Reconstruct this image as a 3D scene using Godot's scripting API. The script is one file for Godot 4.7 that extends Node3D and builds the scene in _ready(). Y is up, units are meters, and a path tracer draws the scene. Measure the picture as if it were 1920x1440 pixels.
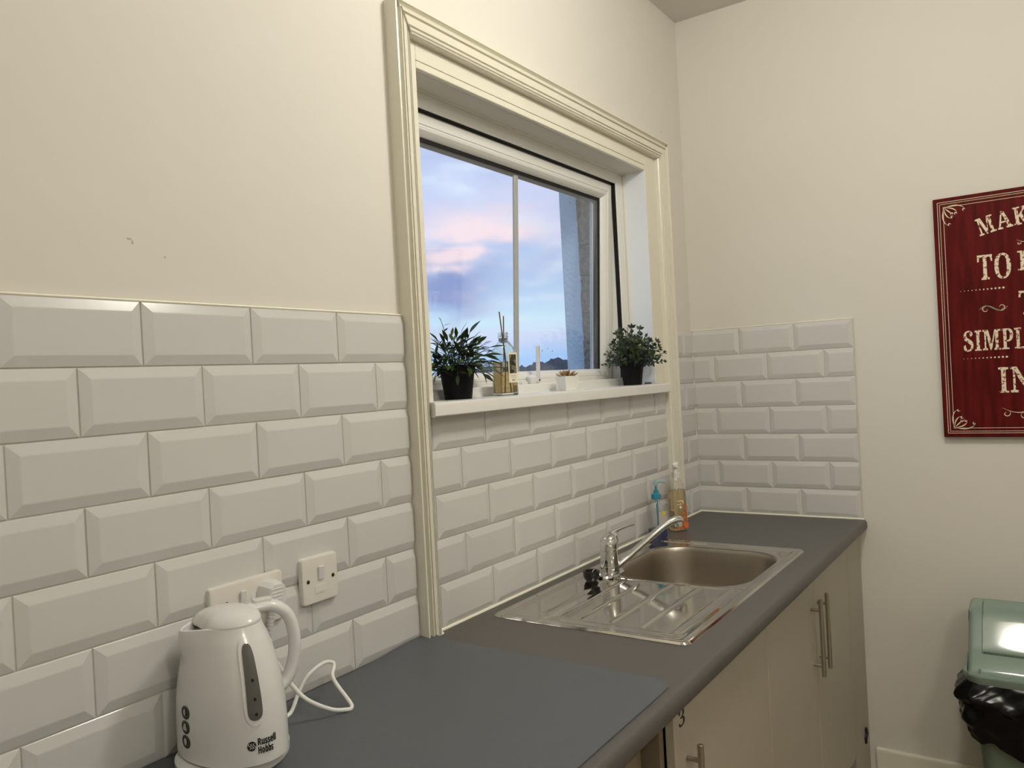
extends Node3D
# A small kitchen corner: metro-tiled window wall (z = 0), back wall (x = 0), worktop with sink, kettle, sill plants, sign and bin.

# ---------------------------------------------------------------- mesh helpers
class Soup:
	var p := PackedVector3Array()
	func tri(a: Vector3, b: Vector3, c: Vector3) -> void:
		p.append(a); p.append(b); p.append(c)
	func quad(a: Vector3, b: Vector3, c: Vector3, d: Vector3) -> void:
		tri(a, b, c); tri(a, c, d)
	func loft(rings: Array, closed := true, cap0 := true, cap1 := true) -> void:
		for i in rings.size() - 1:
			var r: PackedVector3Array = rings[i]
			var s: PackedVector3Array = rings[i + 1]
			var n := r.size()
			for k in (n if closed else n - 1):
				var j := (k + 1) % n
				quad(r[k], r[j], s[j], s[k])
		if cap0: cap(rings[0], true)
		if cap1: cap(rings[-1], false)
	func cap(r: PackedVector3Array, flip: bool) -> void:
		var c := Vector3.ZERO
		for v in r: c += v
		c /= r.size()
		for k in r.size():
			var a := r[k]
			var b := r[(k + 1) % r.size()]
			if flip: tri(c, b, a)
			else: tri(c, a, b)
	func box(lo: Vector3, hi: Vector3, ch := 0.0) -> void:
		var c := minf(ch, minf(hi.x - lo.x, minf(hi.y - lo.y, hi.z - lo.z)) * 0.45)
		var rings := []
		for lv in ([[lo.y, c], [lo.y + c, 0.0], [hi.y - c, 0.0], [hi.y, c]] if c > 0 else [[lo.y, 0.0], [hi.y, 0.0]]):
			var y: float = lv[0]
			var q: float = lv[1]
			var x0 := lo.x + q; var x1 := hi.x - q; var z0 := lo.z + q; var z1 := hi.z - q
			var e := maxf(c - q, 0.0)
			if c > 0:
				rings.append(PackedVector3Array([Vector3(x1, y, z0 + e), Vector3(x1 - e, y, z0), Vector3(x0 + e, y, z0), Vector3(x0, y, z0 + e), Vector3(x0, y, z1 - e), Vector3(x0 + e, y, z1), Vector3(x1 - e, y, z1), Vector3(x1, y, z1 - e)]))
			else:
				rings.append(PackedVector3Array([Vector3(x1, y, z0), Vector3(x0, y, z0), Vector3(x0, y, z1), Vector3(x1, y, z1)]))
		loft(rings)
	func lathe(prof: Array, c: Vector3, n := 32, sx := 1.0, sz := 1.0, cap0 := true, cap1 := true) -> void:
		var rings := []
		for q in prof:
			var r := PackedVector3Array()
			for k in n:
				var a := TAU * k / n
				r.append(c + Vector3(cos(a) * q.x * sx, q.y, -sin(a) * q.x * sz))
			rings.append(r)
		loft(rings, true, cap0, cap1)
	func tube(path: Array, rad, n := 12, flat := 1.0, side := Vector3.ZERO) -> void:
		var rings := []
		var prev := side
		for i in path.size():
			var t: Vector3 = (path[mini(i + 1, path.size() - 1)] - path[maxi(i - 1, 0)]).normalized()
			if prev == Vector3.ZERO: prev = t.cross(Vector3.UP if absf(t.y) < 0.9 else Vector3.RIGHT)
			var u := (prev - t * prev.dot(t)).normalized()
			prev = u
			var w := t.cross(u)
			var rr: float = rad[i] if rad is Array else rad
			var r := PackedVector3Array()
			for k in n:
				var a := TAU * k / n
				r.append(path[i] + u * cos(a) * rr * flat + w * sin(a) * rr)
			rings.append(r)
		loft(rings)
	func rect_frame(lo: Vector2, hi: Vector2, steps: Array) -> void:
		# mitred frame round a rectangle in XY; steps are [inset left, right, bottom, top, z]
		var rings := []
		for s in steps:
			rings.append(PackedVector3Array([Vector3(lo.x + s[0], lo.y + s[2], s[4]), Vector3(hi.x - s[1], lo.y + s[2], s[4]), Vector3(hi.x - s[1], hi.y - s[3], s[4]), Vector3(lo.x + s[0], hi.y - s[3], s[4])]))
		rings.append(rings[0])
		loft(rings, true, false, false)
	func move(t: Transform3D, from := 0) -> void:
		for i in range(from, p.size()): p[i] = t * p[i]
	func mesh(crease := 35.0) -> ArrayMesh:
		var vol := 0.0
		var n := p.size() / 3
		for i in n:
			vol += p[3 * i].dot(p[3 * i + 1].cross(p[3 * i + 2]))
		var fn := PackedVector3Array(); fn.resize(n)
		var at := {}
		for i in n:
			if vol < 0:
				var t := p[3 * i + 1]; p[3 * i + 1] = p[3 * i + 2]; p[3 * i + 2] = t
			fn[i] = (p[3 * i + 1] - p[3 * i]).cross(p[3 * i + 2] - p[3 * i])
			for k in 3:
				var key := Vector3i((p[3 * i + k] * 100000.0).round())
				if not at.has(key): at[key] = PackedInt32Array()
				at[key].append(i)
		var lim := cos(deg_to_rad(crease))
		var V := PackedVector3Array(); var N := PackedVector3Array()
		V.resize(n * 3); N.resize(n * 3)
		for i in n:
			var me := fn[i].normalized()
			for k in 3:
				var v := p[3 * i + k]
				var s := Vector3.ZERO
				for j in at[Vector3i((v * 100000.0).round())]:
					if fn[j].normalized().dot(me) >= lim: s += fn[j]
				var o: int = 3 * i + [0, 2, 1][k]
				V[o] = v
				N[o] = s.normalized() if s.length_squared() > 0 else me
		var a := []; a.resize(Mesh.ARRAY_MAX)
		a[Mesh.ARRAY_VERTEX] = V; a[Mesh.ARRAY_NORMAL] = N
		var m := ArrayMesh.new()
		if n: m.add_surface_from_arrays(Mesh.PRIMITIVE_TRIANGLES, a)
		return m

func rrect(w: float, h: float, r: float, n := 5) -> PackedVector2Array:
	var o := PackedVector2Array()
	for q in 4:
		var c := Vector2((w / 2 - r) * [1, -1, -1, 1][q], (h / 2 - r) * [1, 1, -1, -1][q])
		for k in n + 1:
			o.append(c + Vector2.from_angle(PI / 2 * (q + float(k) / n)) * r)
	return o

func ring(o: PackedVector2Array, z: float, t: Transform3D) -> PackedVector3Array:
	var r := PackedVector3Array()
	for v in o: r.append(t * Vector3(v.x, v.y, z))
	return r

func plate(s: Soup, w: float, h: float, r: float, t: Transform3D, z0: float, z1: float, ch: float) -> void:
	# rounded plate in local XY with a softened front edge
	s.loft([ring(rrect(w, h, r), z0, t), ring(rrect(w, h, r), z1 - ch, t), ring(rrect(w - ch * 0.6, h - ch * 0.6, r), z1 - ch * 0.3, t), ring(rrect(w - 2 * ch, h - 2 * ch, r), z1, t)])

func at(x: float, y: float, z: float) -> Transform3D: return Transform3D(Basis(), Vector3(x, y, z))
func V(x: float, y: float, z: float) -> Vector3: return Vector3(x, y, z)
# local x along the back wall (+z), y up, z out of the wall (-x)
func back(x: float, y: float, z: float) -> Transform3D: return Transform3D(Basis(V(0, 0, 1), V(0, 1, 0), V(-1, 0, 0)), V(x, y, z))
func up(x: float, y: float, z: float) -> Transform3D: return Transform3D(Basis(V(1, 0, 0), V(0, 0, -1), V(0, 1, 0)), V(x, y, z))

func obj(called: String, m, mat: Material, parent: Node = self, label := "", category := "", group := "", kind := "") -> MeshInstance3D:
	var o := MeshInstance3D.new()
	o.name = called if parent != self else numbered(called)
	o.mesh = m.mesh() if m is Soup else m
	o.material_override = mat
	parent.add_child(o, true)
	meta(o, label, category, group, kind)
	return o

func thing(called: String, where: Vector3, label: String, category := "", group := "", kind := "") -> Node3D:
	var o := Node3D.new()
	o.name = numbered(called)
	add_child(o, true)
	o.position = where
	meta(o, label, category, group, kind)
	return o

func meta(o: Node, label := "", category := "", group := "", kind := "") -> void:
	if label: o.set_meta("label", label)
	if category: o.set_meta("category", category)
	if group: o.set_meta("group", group)
	if kind: o.set_meta("kind", kind)

var taken := {}
func numbered(n: String) -> String:
	if not taken.has(n):
		taken[n] = 0
		return n
	taken[n] += 1
	return "%s_%03d" % [n, taken[n]]

# ---------------------------------------------------------------- materials
func noise_tex(freq: float, seed_: int, ramp: Array, size := 512, oct := 4, type := FastNoiseLite.TYPE_SIMPLEX_SMOOTH) -> NoiseTexture2D:
	var n := FastNoiseLite.new()
	n.seed = seed_; n.frequency = freq; n.fractal_octaves = oct; n.noise_type = type
	var t := NoiseTexture2D.new()
	t.width = size; t.height = size; t.seamless = true; t.noise = n
	if ramp:
		var g := Gradient.new()
		g.offsets = PackedFloat32Array(ramp.map(func(q): return q[0]))
		g.colors = PackedColorArray(ramp.map(func(q): return q[1]))
		t.color_ramp = g
	return t

func mat(c: Color, rough := 0.5, metal := 0.0) -> StandardMaterial3D:
	var m := StandardMaterial3D.new()
	m.albedo_color = c; m.roughness = rough; m.metallic = metal
	return m

func textured(m: StandardMaterial3D, tex: Texture2D, scale: float, bump: Texture2D = null, depth := 0.0, world := true) -> StandardMaterial3D:
	m.uv1_triplanar = true
	m.uv1_world_triplanar = world
	m.uv1_scale = Vector3.ONE * scale
	if tex: m.albedo_texture = tex
	if bump:
		m.heightmap_enabled = true
		m.heightmap_texture = bump
		m.heightmap_scale = depth
	return m

func pane(c: Color, a: float, rough := 0.0) -> StandardMaterial3D:
	var m := mat(Color(c.r, c.g, c.b, a), rough)
	m.transparency = BaseMaterial3D.TRANSPARENCY_ALPHA
	return m

func liquid(c: Color) -> StandardMaterial3D:
	var m := mat(Color(c.r, c.g, c.b, 0.0), 0.0)
	m.refraction_enabled = true
	m.refraction_scale = 0.033
	return m

func rgb(r: int, g: int, b: int) -> Color: return Color8(r, g, b)

var M := {}
func materials() -> void:
	var lump := noise_tex(0.006, 3, [], 512, 5)
	var fine := noise_tex(0.03, 8, [], 512, 4)
	M.wall = textured(mat(rgb(221, 217, 208), 0.75), null, 0.7, lump, 0.25)
	M.ceiling = textured(mat(rgb(214, 210, 203), 0.85), null, 0.7, lump, 0.2)
	M.trim = textured(mat(rgb(227, 223, 207), 0.28), null, 1.6, fine, 0.06)
	M.tile = mat(rgb(209, 208, 206), 0.2)
	M.tile_b = mat(rgb(208, 207, 205), 0.17)
	M.tile_c = mat(rgb(210, 209, 206), 0.16)
	M.grout = mat(rgb(206, 201, 188), 0.9)
	M.seal = mat(rgb(244, 240, 222), 0.4)
	M.upvc = mat(rgb(232, 231, 226), 0.3)
	M.black = mat(rgb(10, 10, 10), 0.8)
	M.glass = pane(rgb(225, 235, 245), 0.04)
	M.stone = textured(mat(Color.WHITE, 0.95), noise_tex(0.02, 5, [[0.2, rgb(98, 96, 96)], [0.5, rgb(120, 116, 113)], [0.8, rgb(140, 135, 130)]]), 4.0, fine, 0.4)
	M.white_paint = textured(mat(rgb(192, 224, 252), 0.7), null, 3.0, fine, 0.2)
	M.worktop = textured(mat(Color.WHITE, 0.42), noise_tex(0.35, 11, [[0.25, rgb(73, 70, 69)], [0.5, rgb(86, 83, 81)], [0.72, rgb(99, 95, 92)]], 1024, 2), 2.2)
	M.steel = textured(mat(rgb(198, 195, 189), 0.09, 1.0), null, 2.0, noise_tex(0.006, 21, [], 512, 1), 0.03)
	M.bowl = mat(rgb(172, 164, 152), 0.36, 1.0)
	M.chrome = mat(rgb(222, 222, 222), 0.06, 1.0)
	M.nickel = mat(rgb(178, 170, 158), 0.3, 1.0)
	M.door = textured(mat(rgb(172, 165, 150), 0.4), null, 2.0, fine, 0.02)
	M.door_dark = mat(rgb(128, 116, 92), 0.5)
	M.carcass = mat(rgb(120, 108, 88), 0.6)
	M.mat_grey = textured(mat(rgb(86, 90, 95), 0.5), null, 12.0, fine, 0.02)
	M.plastic = mat(rgb(224, 223, 222), 0.2)
	M.socket = mat(rgb(226, 222, 214), 0.3)
	M.cord = mat(rgb(232, 231, 228), 0.4)
	M.pot = mat(rgb(10, 10, 12), 0.55)
	M.pot.metallic_specular = 0.3
	M.ceramic = mat(rgb(236, 234, 228), 0.4)
	M.red = textured(mat(Color.WHITE, 0.55), noise_tex(0.012, 31, [[0.2, rgb(76, 18, 16)], [0.5, rgb(88, 21, 19)], [0.85, rgb(99, 26, 23)]], 512, 4), 1.2)
	M.red.metallic_specular = 0.2
	M.red.uv1_scale = V(6, 0.7, 6)
	M.cream = mat(rgb(226, 214, 184), 0.7)
	M.letter = textured(mat(Color.WHITE, 0.7), noise_tex(0.03, 44, [[0.0, rgb(120, 40, 38)], [0.3, rgb(126, 52, 46)], [0.36, rgb(228, 216, 188)], [1.0, rgb(230, 219, 192)]], 512, 5), 5.0)
	M.bin = mat(rgb(134, 152, 141), 0.07)
	M.bin_body = mat(rgb(104, 120, 102), 0.35)
	M.bag = mat(rgb(5, 5, 5), 0.2)
	M.bag.metallic_specular = 0.32
	M.floor = textured(mat(Color.WHITE, 0.6), noise_tex(0.02, 51, [[0.2, rgb(150, 138, 120)], [0.8, rgb(172, 158, 138)]]), 1.0)
	M.ink = mat(rgb(24, 24, 26), 0.6)

# ---------------------------------------------------------------- scene
func _ready() -> void:
	var cam := Camera3D.new()
	cam.name = "camera"
	cam.transform = Transform3D(Basis(V(0.56196504, -0.05300112, 0.82546119), V(0.03450337, 0.99857847, 0.04062709), V(-0.82644105, 0.00565018, 0.56299491)).orthonormalized(), V(-2.96212564, 1.46528586, 1.15209075))
	cam.fov = 51.9467
	cam.near = 0.03
	cam.far = 2000.0
	add_child(cam)
	cam.current = true
	sky()
	lamp(LAMP, 0.88, "round white opal ceiling light above the sink end of the floor")
	lamp(V(-2.9, 2.66, 2.2), 0.78, "round white opal ceiling light behind the camera")
	materials()
	room()
	window()
	outside()
	worktop()
	cabinets()
	sink()
	tap()
	sockets()
	kettle()
	sill_things()
	bottles()
	wall_sign()
	bin()

func sky() -> void:
	var w := 2048
	var h := 1024
	var im := Image.create(w, h, false, Image.FORMAT_RGBF)
	var big := FastNoiseLite.new(); big.seed = 7; big.frequency = 3.2; big.fractal_octaves = 4
	var wisp := FastNoiseLite.new(); wisp.seed = 19; wisp.frequency = 6.0; wisp.fractal_octaves = 5
	var stops := [[-1.0, rgb(158, 200, 250)], [1.5, rgb(168, 207, 252)], [3.0, rgb(212, 220, 250)], [4.3, rgb(206, 238, 254)], [6.0, rgb(194, 226, 253)], [8.5, rgb(184, 214, 250)], [12.0, rgb(190, 204, 244)], [17.0, rgb(205, 218, 250)], [32.0, rgb(168, 192, 240)], [90.0, rgb(112, 146, 212)]]
	var g := Gradient.new()
	g.offsets = PackedFloat32Array(stops.map(func(q): return (q[0] + 1.0) / 91.0))
	g.colors = PackedColorArray(stops.map(func(q): return q[1]))
	var ground := rgb(96, 104, 112).srgb_to_linear()
	im.fill(ground)
	for y in h / 2 + 2:
		var e := PI / 2 - PI * (y + 0.5) / h
		var deg := rad_to_deg(e)
		var base := g.sample(clampf((deg + 1.0) / 91.0, 0.0, 1.0))
		for x in w:
			var a := TAU * (x + 0.5) / w
			var d := V(sin(a) * cos(e), sin(e), -cos(a) * cos(e))
			var q := V(d.x, d.y * 2.6, d.z)
			var n := big.get_noise_3dv(q)
			var k := wisp.get_noise_3dv(V(d.x, d.y * 4.0, d.z) + V(n, n, 0) * 0.08)
			var c := base.lerp(rgb(150, 166, 216), clampf(n * 1.4, 0.0, 0.42) * smoothstep(3.0, 9.0, deg))
			c = c.lerp(rgb(225, 238, 254), clampf(k * 1.7 - 0.05, 0.0, 0.7) * (1.0 - smoothstep(20.0, 60.0, deg)))
			# the low sun's pink on a bank of cloud
			var az := rad_to_deg(a)
			var bank := exp(-pow((az - 54.0 + n * 3.0) / 4.6, 2.0) - pow((deg - 10.3 + k * 3.0) / 2.0, 2.0))
			var dusk := exp(-pow((az - 51.6 + n * 3.0) / 3.4, 2.0) - pow((deg - 6.9 + k * 2.0) / 1.7, 2.0))
			c = c.lerp(rgb(138, 155, 208), clampf(dusk * (1.0 + 0.8 * n), 0.0, 0.92))
			c = c.lerp(rgb(254, 228, 235), clampf(bank * (1.4 + 1.8 * k), 0.0, 0.97))
			c = c.srgb_to_linear()
			im.set_pixel(x, y, Color(c.r * 1.05, c.g * 1.1, c.b * 1.14))
	var sm := PanoramaSkyMaterial.new()
	sm.panorama = ImageTexture.create_from_image(im)
	var s := Sky.new()
	s.sky_material = sm
	var env := Environment.new()
	env.background_mode = Environment.BG_SKY
	env.sky = s
	env.tonemap_mode = Environment.TONE_MAPPER_LINEAR
	env.tonemap_exposure = 1.0
	env.sdfgi_enabled = true
	env.ssao_enabled = true
	env.ssil_enabled = true
	var we := WorldEnvironment.new()
	we.name = "environment"
	we.environment = env
	add_child(we)

const LAMP := Vector3(-1.42, 2.66, 1.0)
func lamp(where: Vector3, energy: float, label: String) -> void:
	var t := thing("ceiling_light", V(where.x, 2.83, where.z), label, "ceiling light")
	var b := Soup.new()
	b.lathe([Vector2(0.17, 0.0), Vector2(0.17, -0.025), Vector2(0.16, -0.03)], V(0, 0, 0), 40)
	obj("base", b, mat(rgb(235, 235, 232), 0.4), t)
	var d := Soup.new()
	d.lathe([Vector2(0.155, -0.03), Vector2(0.15, -0.06), Vector2(0.12, -0.085), Vector2(0.06, -0.1), Vector2(0.005, -0.103)], V(0, 0, 0), 40)
	var e := mat(rgb(250, 248, 240), 0.4)
	e.emission_enabled = true
	e.emission = Color(1.0, 0.96, 0.88)
	e.emission_energy_multiplier = 6.0
	obj("lamp_diffuser", d, e, t)
	var l := OmniLight3D.new()
	l.name = numbered("lamp_glow")
	l.position = where
	l.light_color = Color(1.0, 0.985, 0.94)
	l.light_energy = energy
	l.light_size = 0.12
	l.omni_range = 12.0
	l.omni_attenuation = 2.0
	l.shadow_enabled = true
	add_child(l)

# ---------------------------------------------------------------- room shell and tiles
var tile_meshes := {}
func tile(parent: Node, t: Transform3D, w: float, h: float, edges: Array, n: int) -> void:
	# a bevelled ceramic tile, lower left corner at t; edges [left, right, bottom, top] tell which sides keep their bevel
	if w < 0.008 or h < 0.008: return
	var key := "%.4f %.4f %s" % [w, h, edges]
	if not tile_meshes.has(key):
		var s := Soup.new()
		var b := 0.0155
		var st := []
		for q in [[0.0, -0.006], [0.0, 0.0], [0.0007, 0.0006], [1.0, 0.0050], [1.12, 0.0053]]:
			var k: float = q[0]
			var e := edges.map(func(on): return (k * b if k >= 1.0 else k) if on else minf(k, 0.03) * b)
			st.append(PackedVector3Array([V(e[0], e[2], q[1]), V(w - e[1], e[2], q[1]), V(w - e[1], h - e[3], q[1]), V(e[0], h - e[3], q[1])]))
		s.loft(st)
		tile_meshes[key] = s.mesh(6.0)
	var o := obj("tile", tile_meshes[key], [M.tile, M.tile_b, M.tile_c][n % 3], parent)
	o.transform = t

const P := 0.2025
const H := 0.1009
func tiling(parent: Node, u0: float, u1: float, joint: float, rows: int, top: float, frame: Callable) -> void:
	# courses of half-bonded tiles between u0 and u1 from the worktop up
	var rng := RandomNumberGenerator.new()
	rng.seed = int(1000 * absf(u0)) + 5
	var g := 0.0011
	for r in rows:
		var y0 := 0.91 + r * H
		var y1 := minf(y0 + H, top)
		var j := joint + (0.0 if r % 2 == 0 else P / 2)
		var k := floorf((u0 - j) / P)
		while j + k * P < u1:
			var a := maxf(j + k * P, u0)
			var b := minf(j + (k + 1) * P, u1)
			var cut_l := j + k * P < u0 - 0.001
			var cut_r := j + (k + 1) * P > u1 + 0.001
			var f: Transform3D = frame.call(a + g, y0 + g, rng.randf_range(-0.0003, 0.0004))
			tile(parent, f, b - a - 2 * g, y1 - y0 - 2 * g, [not cut_l, not cut_r, true, y1 == y0 + H], rng.randi() % 3)
			k += 1

func room() -> void:
	var L := -4.4
	var D := 3.1
	var wl := Soup.new()
	for b in [[V(L, 0, -0.3), V(-1.597, 2.83, -0.006)], [V(-0.385, 0, -0.3), V(0.2, 2.83, -0.006)], [V(-1.597, 0, -0.3), V(-0.385, 1.395, -0.006)], [V(-1.597, 2.175, -0.3), V(-0.385, 2.83, -0.006)]]:
		wl.box(b[0], b[1])
	var w := obj("wall_left", wl, M.wall, self, "cream painted window wall with white bevelled tiles above the worktop", "", "", "structure")
	var gr := Soup.new()
	gr.box(V(-3.4, 0.905, -0.0065), V(-1.676, 1.617, -0.0012))
	gr.box(V(-1.64, 0.905, -0.0065), V(-0.25, 1.395, -0.0012))
	gr.box(V(-0.235, 0.905, -0.0065), V(0.002, 1.617, -0.0012))
	obj("grout", gr, M.grout, w)
	var fl := func(u, y, o): return at(u, y, o)
	tiling(w, -3.4, -1.682, -1.8714, 7, 1.7, fl)
	tiling(w, -1.63, -0.245, -1.2966 + P / 2, 5, 1.7, fl)
	tiling_top(w)
	tiling(w, -0.235, -0.003, -0.105, 7, 1.7, fl)
	for q in [[-2.284, 1.713, 0.004, 0.0015], [-2.279, 1.708, 0.0015, 0.003], [-1.95, 2.24, 0.003, 0.0015], [-2.226, 1.690, 0.002, 0.002], [-0.19, 2.358, 0.005, 0.005]]:
		var cs := Soup.new()
		cs.box(V(q[0] - q[2], q[1] - q[3], -0.0065), V(q[0] + q[2], q[1] + q[3], -0.0052), 0.0006)
		obj("paint_chip", cs, mat(rgb(204, 197, 182), 0.9), w)
	var wb := Soup.new()
	wb.box(V(0.006, 0, -0.006), V(0.2, 2.83, D + 0.2))
	var b := obj("wall_back", wb, M.wall, self, "cream painted end wall with a tiled corner above the worktop", "", "", "structure")
	var gb := Soup.new()
	gb.box(V(0.0012, 0.905, -0.005), V(0.0065, 1.617, 0.593))
	obj("grout", gb, M.grout, b)
	tiling(b, 0.003, 0.5905, 0.5905 - 3 * P, 7, 1.7, func(u, y, o): return back(-o, y, u))
	var s := Soup.new()
	s.box(V(L - 0.2, 0, D), V(0.006, 2.83, D + 0.2))
	obj("wall_right", s, M.wall, self, "cream painted wall opposite the window", "", "", "structure")
	s = Soup.new()
	s.box(V(L - 0.2, 0, -0.3), V(L, 2.83, D))
	obj("wall_front", s, M.wall, self, "cream painted wall behind the camera", "", "", "structure")
	s = Soup.new()
	s.box(V(L - 0.2, 2.83, -0.3), V(0.2, 2.98, D + 0.2))
	obj("ceiling", s, M.ceiling, self, "plain white painted ceiling", "", "", "structure")
	s = Soup.new()
	s.box(V(L - 0.2, -0.15, -0.3), V(0.2, 0, D + 0.2))
	obj("floor", s, M.floor, self, "brown grey vinyl floor", "", "", "structure")
	s = Soup.new()
	s.loft([ring(PackedVector2Array([Vector2(0, 0), Vector2(-0.016, 0), Vector2(-0.016, 0.098), Vector2(-0.013, 0.106), Vector2(-0.006, 0.109), Vector2(0, 0.109)]), 0.60, at(0.006, 0, 0)), ring(PackedVector2Array([Vector2(0, 0), Vector2(-0.016, 0), Vector2(-0.016, 0.098), Vector2(-0.013, 0.106), Vector2(-0.006, 0.109), Vector2(0, 0.109)]), D, at(0.006, 0, 0))])
	obj("baseboard_back", s, M.trim, self, "cream gloss skirting board along the end wall", "", "", "structure")
	# architrave round the window: one moulding profile, mitred at the head
	var prof := [[0.0, -0.006], [0.0, 0.020], [0.03, 0.0235], [0.07, 0.0250], [0.085, 0.0175], [0.115, 0.0175], [0.13, 0.0250], [0.2, 0.0265], [0.215, 0.0185], [0.25, 0.0185], [0.27, 0.027], [0.53, 0.0295], [0.55, 0.0195], [0.59, 0.0195], [0.62, 0.030], [0.72, 0.0315], [0.74, 0.0205], [0.80, 0.0165], [0.88, 0.0200], [0.93, 0.030], [1.0, 0.029], [1.0, -0.006]]
	var xl := func(q): return -1.630 - 0.05 * q
	var xr := func(q): return -0.298 + 0.083 * q
	var yt := func(q): return 2.233 + 0.066 * q
	var tr := thing("trim_1", Vector3.ZERO, "cream gloss moulded architrave round the window down to the worktop", "", "", "structure")
	for side in [xl, xr]:
		var m := Soup.new()
		var lo := PackedVector3Array(); var hi := PackedVector3Array()
		for q in prof:
			lo.append(V(side.call(q[0]), 0.912, q[1])); hi.append(V(side.call(q[0]), yt.call(q[0]), q[1]))
		m.loft([lo, hi])
		obj("jamb_moulding", m.mesh(25.0), M.trim, tr)
	var m := Soup.new()
	var a1 := PackedVector3Array(); var a2 := PackedVector3Array()
	for q in prof:
		var t: float = q[1] + (0.006 * (1.0 - 0.6 * q[0]) if q[1] > 0 else 0.0)
		a1.append(V(xl.call(q[0]), yt.call(q[0]), t)); a2.append(V(xr.call(q[0]), yt.call(q[0]), t))
	m.loft([a1, a2])
	obj("head_moulding", m.mesh(25), M.trim, tr)
	m = Soup.new()
	m.box(V(-1.632, 1.41, -0.006), V(-1.597, 2.235, 0.008), 0.002)
	m.box(V(-0.385, 1.41, -0.006), V(-0.296, 2.235, 0.008), 0.002)
	m.box(V(-1.597, 2.1935, -0.006), V(-0.385, 2.235, 0.008), 0.001)
	m.box(V(-1.597, 2.175, -0.006), V(-0.385, 2.192, 0.0085), 0.0015)
	obj("lining_board", m.mesh(20), M.trim, tr)
	var sl := Soup.new()
	var o := PackedVector2Array()
	for q in [[-0.085, 1.39], [0.036, 1.391], [0.040, 1.394], [0.040, 1.417], [0.038, 1.4225], [0.033, 1.4245], [-0.085, 1.4245]]: o.append(Vector2(q[0], q[1]))
	var r0 := PackedVector3Array(); var r1 := PackedVector3Array()
	for q in o:
		r0.append(V(-1.632 if q.x > 0 else -1.597, q.y, q.x)); r1.append(V(-0.325 if q.x > 0 else -0.385, q.y, q.x))
	sl.loft([r0, r1])
	obj("trim_2", sl.mesh(40), M.upvc, self, "white window sill with a rounded nose above the under-window tiles", "", "", "structure")
	var sea := Soup.new()
	for q in [[V(-1.62, 0.9105, 0.002), V(-0.002, 0.9105, 0.002)], [V(-0.002, 0.9105, 0.002), V(-0.002, 0.9105, 0.597)], [V(-1.69, 0.9105, 0.028), V(-1.62, 0.9105, 0.016)]]:
		sea.tube([q[0], q[1]], 0.0042, 8)
	sea.tube([V(-3.4, 1.6172, 0.0), V(-1.68, 1.6172, 0.0)], 0.0022, 6)
	sea.tube([V(-0.0, 1.6172, 0.0), V(-0.0, 1.6172, 0.592)], 0.0022, 6)
	sea.tube([V(-0.0, 0.912, 0.0), V(-0.0, 1.612, 0.0)], 0.003, 6)
	obj("trim_3", sea, M.seal, self, "line of white sealant between worktop and tiles", "", "", "structure")

func tiling_top(w: Node) -> void:
	# the course cut short under the window sill
	var j := -1.2966
	var k := -2
	var g := 0.0011
	while j + k * P < -0.245:
		var a := maxf(j + k * P, -1.63)
		var b := minf(j + (k + 1) * P, -0.245)
		tile(w, at(a + g, 0.91 + 5 * H + g, 0), b - a - 2 * g, 1.42 - 0.91 - 5 * H - 2 * g, [a == j + k * P, b < -0.246, true, false], k + 2)
		k += 1

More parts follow.
